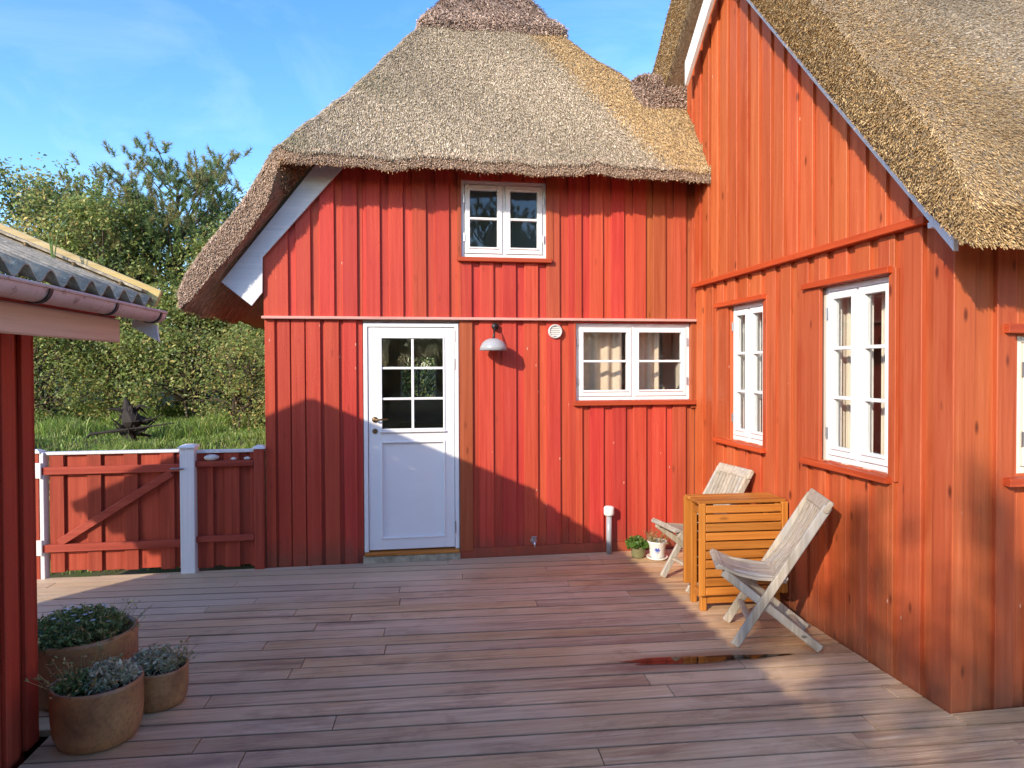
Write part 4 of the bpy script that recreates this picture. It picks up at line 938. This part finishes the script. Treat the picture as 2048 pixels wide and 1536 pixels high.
def broadleaf(name, label, h, rx, nclump, nleaf, seed, weights, z0=.15, size=(.05, .10), group='thicket behind the gate', shoots=6, cat='tree'):
    R = np.random.default_rng(seed); root = empty(name); tag(root, label, cat, group); tk = MB(); P, N_, C = [], [], []
    stems = []
    for s in range(3):
        a = R.uniform(0, 6.28); lean = R.uniform(.05, .22)*h; pts = [Vector((.12*math.cos(a), .12*math.sin(a), -.25))]
        for k in range(1, 6):
            t = k/5; pts.append(Vector((math.cos(a)*(.12+lean*t)+R.normal(0, .05), math.sin(a)*(.12+lean*t)+R.normal(0, .05), h*.8*t)))
        tk.tube(pts, [.07*h/5*(1-.8*k/5) for k in range(6)], 6); stems.append(pts)
    for c in range(nclump):
        u = R.uniform(0, 1); zz = z0*h + (h*.97-z0*h)*u; env = rx*(.55+.55*math.sin(math.pi*min(1, .15+u*.8)))*(1.05-.45*u**2)
        a = R.uniform(0, 6.28); rr_ = env*math.sqrt(R.uniform(.15, 1)); c0 = np.array([rr_*math.cos(a), rr_*math.sin(a), zz])
        st = stems[c % 3]; b0 = st[min(5, max(1, int(u*4)))]
        mid = Vector(((b0.x+c0[0])/2, (b0.y+c0[1])/2, (b0.z+c0[2])/2+.12)); tk.tube([b0, mid, Vector(c0)], [.018, .011, .004], 4, False)
        n = int(nleaf*R.uniform(.5, 1.5)); sg = R.uniform(.11, .27); pp = c0 + R.normal(0, 1, (n, 3))*np.array([sg, sg, sg*.8])
        P.append(pp); N_.append(R.normal(0, .6, (n, 3)) + np.array([0, 0, .7]) + (pp-c0)*1.2/sg*.3 + np.array([c0[0], c0[1], 0])*.25)
        wv = np.array(weights)*np.exp(R.normal(0, .6, len(weights))); C.append(np.array(GREEN)[R.choice(len(GREEN), n, p=wv/wv.sum())]*np.exp(R.normal(0, .2, (n, 1))))
    for s in range(shoots):                                     # upright leafy shoots that break the outline
        a = R.uniform(0, 6.28); r_ = R.uniform(.1, .8)*rx; b0 = Vector((r_*math.cos(a), r_*math.sin(a), h*R.uniform(.72, .88))); L = h*R.uniform(.12, .26)
        tip = b0+Vector((R.normal(0, .12), R.normal(0, .12), L)); tk.tube([b0, tip], [.018, .006], 4, False); n = int(120*L/.8)
        t = R.uniform(.1, 1, n)[:, None]; pp = np.array(b0)*(1-t)+np.array(tip)*t + R.normal(0, .06, (n, 3)); P.append(pp); N_.append(R.normal(0, .7, (n, 3))+np.array([0, 0, .5]))
        C.append(np.array(GREEN)[R.choice(4, n)]*np.exp(R.normal(0, .2, (n, 1))))
    tk.build('trunk', M['bark'], root)
    P = np.concatenate(P); leaves(P, np.concatenate(N_), R.uniform(*size, len(P)), np.concatenate(C), 'crown', root)
    return root
def pine(name, label, h, seed, group=None):
    R = np.random.default_rng(seed); root = empty(name); tag(root, label, 'tree', group); tk = MB(); P, D, C = [], [], []
    tk.tube([(0, 0, -.3), (.06, .03, h*.35), (-.04, .05, h*.7), (0, 0, h*.95)], [.13, .10, .06, .015], 8)
    for k in range(70):
        u = R.uniform(.45, 1); z = h*u; L = (2.0*math.sqrt(max(.02, 1.08-u))+.25)*R.uniform(.55, 1.1); a = R.uniform(0, 6.28); d = Vector((math.cos(a), math.sin(a), .30+.5*u))
        b0 = Vector((0, 0, z*.93)); pts = [b0, b0+d*L*.5+Vector((0, 0, -.06)), b0+d*L]; tk.tube(pts, [.03*(1.2-u)+.008, .014, .005], 5, False)
        for s in range(12):
            t = R.uniform(.4, 1); base = np.array(pts[1])*(1-(t-.4)/.6)+np.array(pts[2])*((t-.4)/.6) + R.normal(0, .16, 3)*np.array([1, 1, .6]); up_ = np.array([R.normal(0, .45), R.normal(0, .45), .9]); up_ /= np.linalg.norm(up_)
            tl = R.uniform(.12, .22); n = 75; tt = R.uniform(0, 1, (n, 1)); p = base + up_*tt*tl; dd = up_*.75 + R.normal(0, .55, (n, 3)); dd /= np.linalg.norm(dd, axis=1)[:, None]
            P.append(p); D.append(dd); C.append(np.array([(.17, .24, .09)])*np.exp(R.normal(0, .25, (n, 1)))*np.array([[1+.5*(t > .8), 1, 1]]))
    tk.build('trunk', M['bark'], root); P = np.concatenate(P); D = np.concatenate(D); C = np.concatenate(C); n = len(P)
    sd = np.cross(D, R.normal(0, 1, (n, 3))); sd /= np.linalg.norm(sd, axis=1)[:, None]; L = R.uniform(.07, .12, (n, 1)); V = np.empty((n, 3, 3), np.float32)
    V[:, 0] = P+sd*.006; V[:, 1] = P-sd*.006; V[:, 2] = P+D*L; np_mesh('crown', V.reshape(-1, 3), np.arange(n*3).reshape(-1, 3), M['leaf'], root, col=np.repeat(C, 3, 0)); return root
WG, WY = (4, 5, 2.5, 4, 2.2, .8, .2), (2, 4, 1, 5, 4, 2.2, 1)
def gz(x, y): return float(ground_h(x, y))
tl = 'leafy green tree in the dense thicket behind the gate'; ty = 'tree with yellowing autumn leaves in the thicket behind the gate'
tA = broadleaf('broadleaf_tree', tl, 4.2, 1.5, 120, 125, 11, WG); tB = broadleaf('broadleaf_tree', ty, 4.4, 1.35, 115, 115, 12, WY, shoots=9)
tC = broadleaf('broadleaf_tree', tl, 3.9, 1.6, 125, 120, 13, WG, shoots=8)
def setp(o, x, y, rz=0, s=1): o.location = (x, y, gz(x, y)-.02); o.rotation_euler = (0, 0, rz); o.scale = (s, s, s)
setp(tA, -5.0, 12.3, .4, .88); setp(tB, -6.5, 13.0, 1.2); setp(tC, -3.0, 12.0, 2.0, .82)
for src, x, y, rz, s in ((tA, -8.0, 12.6, 2.2, 1.04), (tC, -5.8, 14.6, .5, 1.05), (tB, -3.9, 15.0, 3.9, .8), (tB, -1.8, 12.2, 5.2, .9), (tC, -9.6, 14.0, 4.0, 1.0), (tA, -7.3, 15.6, 5.0, 1.08), (tA, -2.6, 13.6, 1.0, .98), (tB, -3.3, 14.4, 2.0, .95), (tC, .3, 13.5, 3.0, .85), (tB, 1.8, 15, 1.0, .95)):
    setp(copy_tree(src), x, y, rz, s)
sl = 'low leafy shrub at the edge of the grass behind the gate'
sA = broadleaf('shrub', sl, 2.3, 1.15, 60, 110, 21, WG, .04, (.045, .085), 'shrubs behind the gate', 4, 'shrub'); sB = broadleaf('shrub', 'yellow-green shrub at the edge of the grass behind the gate', 1.9, .9, 50, 100, 22, WY, .03, (.04, .075), 'shrubs behind the gate', 5, 'shrub')
setp(sA, -3.5, 11.3, 0, .9); setp(sB, -2.35, 9.9, 1, .8)
for src, x, y, rz, s in ((sA, -5.6, 11.2, 2, .75), (sB, -6.7, 11.6, 3, 1.1), (sA, -1.7, 10.9, 4, 1.0), (sB, -4.6, 11.5, 5, .8), (sB, -1.5, 9.4, 2.5, .6)):
    setp(copy_tree(src), x, y, rz, s)
pn_ = pine('pine_tree', 'green pine rising above the thicket beside the thatched roof', 4.5, 31); setp(pn_, -4.2, 13.0)
# trees on the far side of the yard, behind the viewer: they dapple the wall and mirror in the loft window
dt = 'sparse tall tree standing beyond the shed'
tD = broadleaf('yard_tree', dt, 7.5, 1.45, 105, 40, 41, WG, .45, (.09, .15), 'trees on the other side of the yard', 4); tD.location = (-7.6, -7.45, -.22)
for i_, (x_, y_, s_) in enumerate(((-16, -17, 1.2), (-12.5, -19, 1.3), (-8.5, -20, 1.1), (-4, -18, 1.15), (-1.2, -16, 1.0), (1.2, -17.5, 1.2), (4.2, -18, 1.3), (7.5, -16, 1.2), (11, -17, 1.3), (14, -14, 1.2), (-19, -12, 1.3), (-20, -6, 1.2), (-18, 0, 1.3))):
    t_ = copy_tree((tA, tB, tC)[i_ % 3]); tag(t_, 'leafy tree in the belt of trees across the yard from the house', 'tree', 'tree belt across the yard'); t_.location = (x_, y_, -.24); t_.rotation_euler = (0, 0, i_*1.3); t_.scale = (s_*1.15, s_*1.15, s_)
pn2 = copy_tree(pn_); tag(pn2, 'pine on the open side of the yard facing the gable', 'tree', 'pines facing the gable'); pn2.location = (2.5, -10.5, -.2); pn2.scale = (1.25, 1.25, 1.5)
pn3 = copy_tree(pn_); tag(pn3, 'pine on the open side of the yard facing the gable', 'tree', 'pines facing the gable'); pn3.location = (4.4, -12.5, -.2); pn3.scale = (1.2, 1.2, 1.45); pn3.rotation_euler = (0, 0, 2)

# grass bank
def blades(n, x0, x1, y0, y1, hfn, name, cols, w=.006, thin=None):
    x = rng.uniform(x0, x1, n); y = rng.uniform(y0, y1, n)
    if thin is not None: k = thin(x, y); x, y = x[k], y[k]; n = len(x)
    z = ground_h(x, y); h = hfn(x, y)*rng.uniform(.5, 1.15, n); a = rng.uniform(0, 6.28, n); bend = rng.uniform(.15, .8, n)*h; V = np.empty((n, 5, 3), np.float32); cx_, sx_ = np.cos(a), np.sin(a); b2 = rng.uniform(0, 6.28, n)
    bx, by = np.cos(b2)*bend, np.sin(b2)*bend; ww = w*rng.uniform(.6, 1.4, n)
    V[:, 0] = np.stack([x-cx_*ww, y-sx_*ww, z-.02], 1); V[:, 1] = np.stack([x+cx_*ww, y+sx_*ww, z-.02], 1)
    V[:, 2] = np.stack([x+cx_*ww*.8+bx*.35, y+sx_*ww*.8+by*.35, z+h*.6], 1); V[:, 3] = np.stack([x-cx_*ww*.8+bx*.35, y-sx_*ww*.8+by*.35, z+h*.6], 1); V[:, 4] = np.stack([x+bx, y+by, z+h], 1)
    base = (np.arange(n)*5)[:, None]; Fq = np.concatenate([base+np.array(t) for t in ((0, 1, 2), (0, 2, 3), (3, 2, 4))])
    o = np_mesh(name, V.reshape(-1, 3), Fq, M['leaf'], col=np.repeat(pal(n, cols, [1]*len(cols), .25), 5, 0)); return o
gr = blades(65000, -9.5, -.9, 6.3, 12.6, lambda x, y: (.06+.22*smooth(.55, .95, .5+.5*np.sin(x*2.3+y*1.9)*np.sin(y*2.7-x*1.6)))*(1-.6*np.exp(-((x+3.5)**2+(y-8.7)**2)/.35))+.0*smooth(.3, .9, .5+.5*np.sin(x*1.3+y*.9)*np.sin(y*1.7-x*.6)), 'grass', [(.17, .28, .05), (.22, .34, .07), (.12, .21, .045), (.34, .37, .13)])
tag(gr, 'long green grass on the bank behind the gate', 'grass', kind='stuff')
# driftwood root standing in the grass
dw = empty('driftwood_root', (-3.49, 9.0, gz(-3.49, 9.0))); tag(dw, 'dark gnarled driftwood root with spiky arms above the grass', 'driftwood'); R_ = random.Random(5)
b = MB(); b.tube([(.02, 0, -.05), (-.03, .02, .12), (.03, 0, .26), (-.04, 0, .40), (-.07, .01, .56)], [.05, .07, .13, .07, .012], 9); b.build('stump', M['driftwood'], dw)
for k in range(24):
    a = R_.uniform(0, 6.28); z = R_.uniform(.10, .42); L = R_.uniform(.16, .40); b = MB()
    b.tube([(0, 0, z), (math.cos(a)*L*.5, math.sin(a)*L*.3, z+R_.uniform(-.06, .08)), (math.cos(a)*L, math.sin(a)*L*.5, z+R_.uniform(-.12, .16))], [.034, .020, .004], 6); b.build('root_arm', M['driftwood'], dw)
pl_ = MB(); pl_.tube([(-.47, -.05, -.03), (-.43, -.05, .01), (0, -.06, .06), (.54, -.04, .13)], [.016, .018, .016, .007], 7); pl_ = pl_.build('pole', M['driftwood'], None); pl_.location = (-3.49, 8.95, gz(-3.49, 9.0)+.10); tag(pl_, 'thin dark pole lying across the grass under the driftwood root', 'pole')

# ------------------------------------------------------------------ flower pots
def pot(name, label, loc, r, h, plants, squash=.92, rz=0):
    o = empty(name, loc, rz); tag(o, label, 'flower pot', 'terracotta pots beside the shed')
    b = MB(); b.lathe([(.001, 0), (r*.72, 0), (r*.86, h*.05), (r*.96, h*.22), (r*1.0, h*.5), (r*1.0, h*.86), (r*1.01, h*.94), (r*1.0, h*.985), (r*.965, h), (r*.92, h*.985), (r*.90, h*.92), (r*.90, h*.80), (r*.89, h*.6)], 48, (0, 0, 0), 1, squash); b.build('bowl', M['terracotta'], o, smooth=True)
    b = MB(); b.lathe([(.001, h*.86), (r*.5, h*.87), (r*.905, h*.82)], 32, (0, 0, 0), 1, squash); b.build('soil', M['soil'], o, smooth=True)
    for kind, cx_, cy_, rad, hh, n in plants: plant(o, kind, cx_*r, cy_*r, rad*r, hh, n, h*.85)
    return o
def plant(parent, kind, cx_, cy_, rad, hh, n, z0):
    P, N_, C, D = [], [], [], []; R = rng; a = R.uniform(0, 6.28, n); rr_ = rad*np.sqrt(R.uniform(0, 1, n)); x = cx_+rr_*np.cos(a); y = cy_+rr_*np.sin(a)
    dome = np.sqrt(np.clip(1-(rr_/rad)**2*.8, .1, 1)); pals = {'green': [(.13, .20, .06), (.19, .26, .08), (.09, .15, .045), (.33, .35, .15)], 'silver': [(.46, .47, .32), (.56, .56, .40), (.32, .34, .20)], 'straw': [(.42, .37, .16), (.50, .36, .17), (.30, .33, .13), (.20, .25, .09)], 'fresh': [(.10, .20, .03), (.16, .28, .06)]}[kind]
    if kind == 'straw':
        top = hh*R.uniform(.35, .85, n); b0 = np.stack([x, y, np.full(n, z0)], 1); D = np.stack([(x-cx_)*1.2, (y-cy_)*1.2, top], 1) + R.normal(0, .018, (n, 3)); L = np.linalg.norm(D, axis=1); D /= L[:, None]
        o = reeds_local(b0, D, L, .0017, pal(n, pals, [1]*4), 'stems', parent)
        t = R.uniform(.3, 1.05, (n*5, 1)); idx = R.integers(0, n, n*5); pp = b0[idx]+D[idx]*L[idx][:, None]*t+R.normal(0, .004, (n*5, 3)); leaves(pp, R.normal(0, 1, (n*5, 3)), R.uniform(.012, .024, n*5), pal(n*5, pals, [1]*4), 'leaves', parent, .4)
    else:
        m = n*6; idx = R.integers(0, n, m); zz = z0 + hh*dome[idx]*np.power(R.uniform(0, 1, m), .55); pp = np.stack([x[idx], y[idx], zz], 1)+R.normal(0, .010, (m, 3)); nn = R.normal(0, .7, (m, 3))+np.array([0, 0, .6])
        leaves(pp, nn, R.uniform(.016, .034, m)*(1.7 if kind == 'fresh' else 1), pal(m, pals, [1]*len(pals)), 'leaves', parent, .75 if kind == 'fresh' else .42)
def reeds_local(P, D, L, r, colr, name, parent):
    n = len(P); s = np.cross(D, np.array([.3, .8, .1])); s /= np.linalg.norm(s, axis=1)[:, None]; q = np.cross(D, s); V = np.empty((n, 6, 3), np.float32)
    for k in range(3):
        a = 2*math.pi*k/3; off = (s*math.cos(a)+q*math.sin(a))*r; V[:, k] = P+off; V[:, 3+k] = P+D*L[:, None]+off*.6
    base = (np.arange(n)*6)[:, None]; Q = np.concatenate([base+np.array([k, (k+1) % 3, 3+(k+1) % 3, 3+k]) for k in range(3)]); return np_mesh(name, V.reshape(-1, 3), Q, M['leaf'], parent, col=np.repeat(colr, 6, 0))
pA = pot('terracotta_pot', 'front terracotta pot with silvery and straw-coloured plants', (-1.385, 3.18, 0), .182, .268, [('straw', -.35, .0, .45, .14, 80), ('silver', .30, .05, .55, .11, 220), ('green', -.35, -.1, .5, .08, 160)])
pB = pot('terracotta_pot', 'smallest terracotta pot with a silvery bushy plant', (-1.235, 3.47, 0), .135, .19, [('silver', -.15, -.05, .75, .12, 200), ('straw', .35, .2, .4, .12, 50)])
pC = pot('terracotta_pot', 'largest dark terracotta pot with green white-flowering plant behind the others', (-1.66, 3.64, 0), .255, .325, [('green', -.1, -.05, .88, .15, 620), ('straw', .4, .1, .5, .17, 80)])
fl = MB()
for k in range(26):
    a = random.uniform(0, 6.28); r_ = random.uniform(.02, .17); c_ = Vector((r_*math.cos(a)-.02, r_*math.sin(a)-.02, .41+random.uniform(-.03, .035)-r_*.2))
    for q in range(5): t = q*1.257; fl.add([c_, c_+Vector((math.cos(t-.4)*.009, math.sin(t-.4)*.009, .002)), c_+Vector((math.cos(t)*.014, math.sin(t)*.014, .001)), c_+Vector((math.cos(t+.4)*.009, math.sin(t+.4)*.009, .002))], [(0, 1, 2, 3)])
fl.build('flowers', M['white'], pC, kind='stuff')
gp = empty('green_flower_pot', (1.93, 5.49, 0)); tag(gp, 'small olive glazed pot with bright green leaves against the red wall', 'flower pot')
b = MB(); b.lathe([(.001, 0), (.050, 0), (.058, .02), (.062, .09), (.066, .098), (.058, .098), (.056, .07)], 28); b.build('bowl', plain('olive_glaze', (.20, .19, .09), .35, var=.2), gp, smooth=True)
b = MB(); b.lathe([(.001, .08), (.057, .078)], 20); b.build('soil', M['soil'], gp); plant(gp, 'fresh', -.01, -.01, .085, .085, 60, .085)
wp = empty('white_flower_pot', (2.075, 5.42, 0)); tag(wp, 'white crackled pot with blue iris motif on a saucer', 'flower pot')
M['crackle'] = plain('crackled_white_glaze', (.74, .72, .66), .25, var=.06, scale=20, dirt=((.35, .25, .18), 30, .6, .5)); M['cobalt'] = plain('cobalt_blue', (.05, .10, .40), .3)
M['motif_green'] = plain('motif_green', (.10, .22, .12), .3)
PR = lambda z: .058+.020*(z-.015)/.135
b = MB(); b.lathe([(.001, .012), (.056, .012), (.060, .03), (.074, .13), (.084, .145), (.086, .155), (.080, .158), (.072, .150), (.066, .12)], 32); b.build('bowl', M['crackle'], wp, smooth=True)
b = MB(); b.lathe([(.001, 0), (.07, 0), (.088, .012), (.092, .024), (.087, .024), (.078, .012), (.001, .010)], 32); b.build('saucer', M['crackle'], wp, smooth=True)
b = MB(); b.lathe([(.001, .125), (.066, .122)], 20); b.build('soil', M['soil'], wp)
def decal(a, z, e=.0012): r_ = .060+(z-.03)*.14+e; return (r_*math.sin(a), -r_*math.cos(a), z)
b = MB(); a0 = -.35
for (p, q) in (((0, .075), (-.42, .098)), ((0, .075), (.42, .095)), ((0, .078), (-.2, .115)), ((0, .078), (.22, .113)), ((0, .07), (-.3, .065)), ((0, .07), (.32, .066))):
    mx, mz = (p[0]+q[0])/2, (p[1]+q[1])/2; dx_, dz_ = q[0]-p[0], q[1]-p[1]; b.add([decal(a0+p[0], p[1]), decal(a0+mx-dz_*3.5, mz+dx_*.014), decal(a0+q[0], q[1]), decal(a0+mx+dz_*3.5, mz-dx_*.014)], [(0, 1, 2, 3)])
b.build('iris_motif', M['cobalt'], wp, kind='stuff')
b = MB(); b.add([decal(a0-.03, .035), decal(a0+.03, .035), decal(a0+.02, .072), decal(a0-.02, .072)], [(0, 1, 2, 3)]); b.build('stem_motif', M['motif_green'], wp)
plant(wp, 'straw', .0, 0, .05, .13, 60, .125)
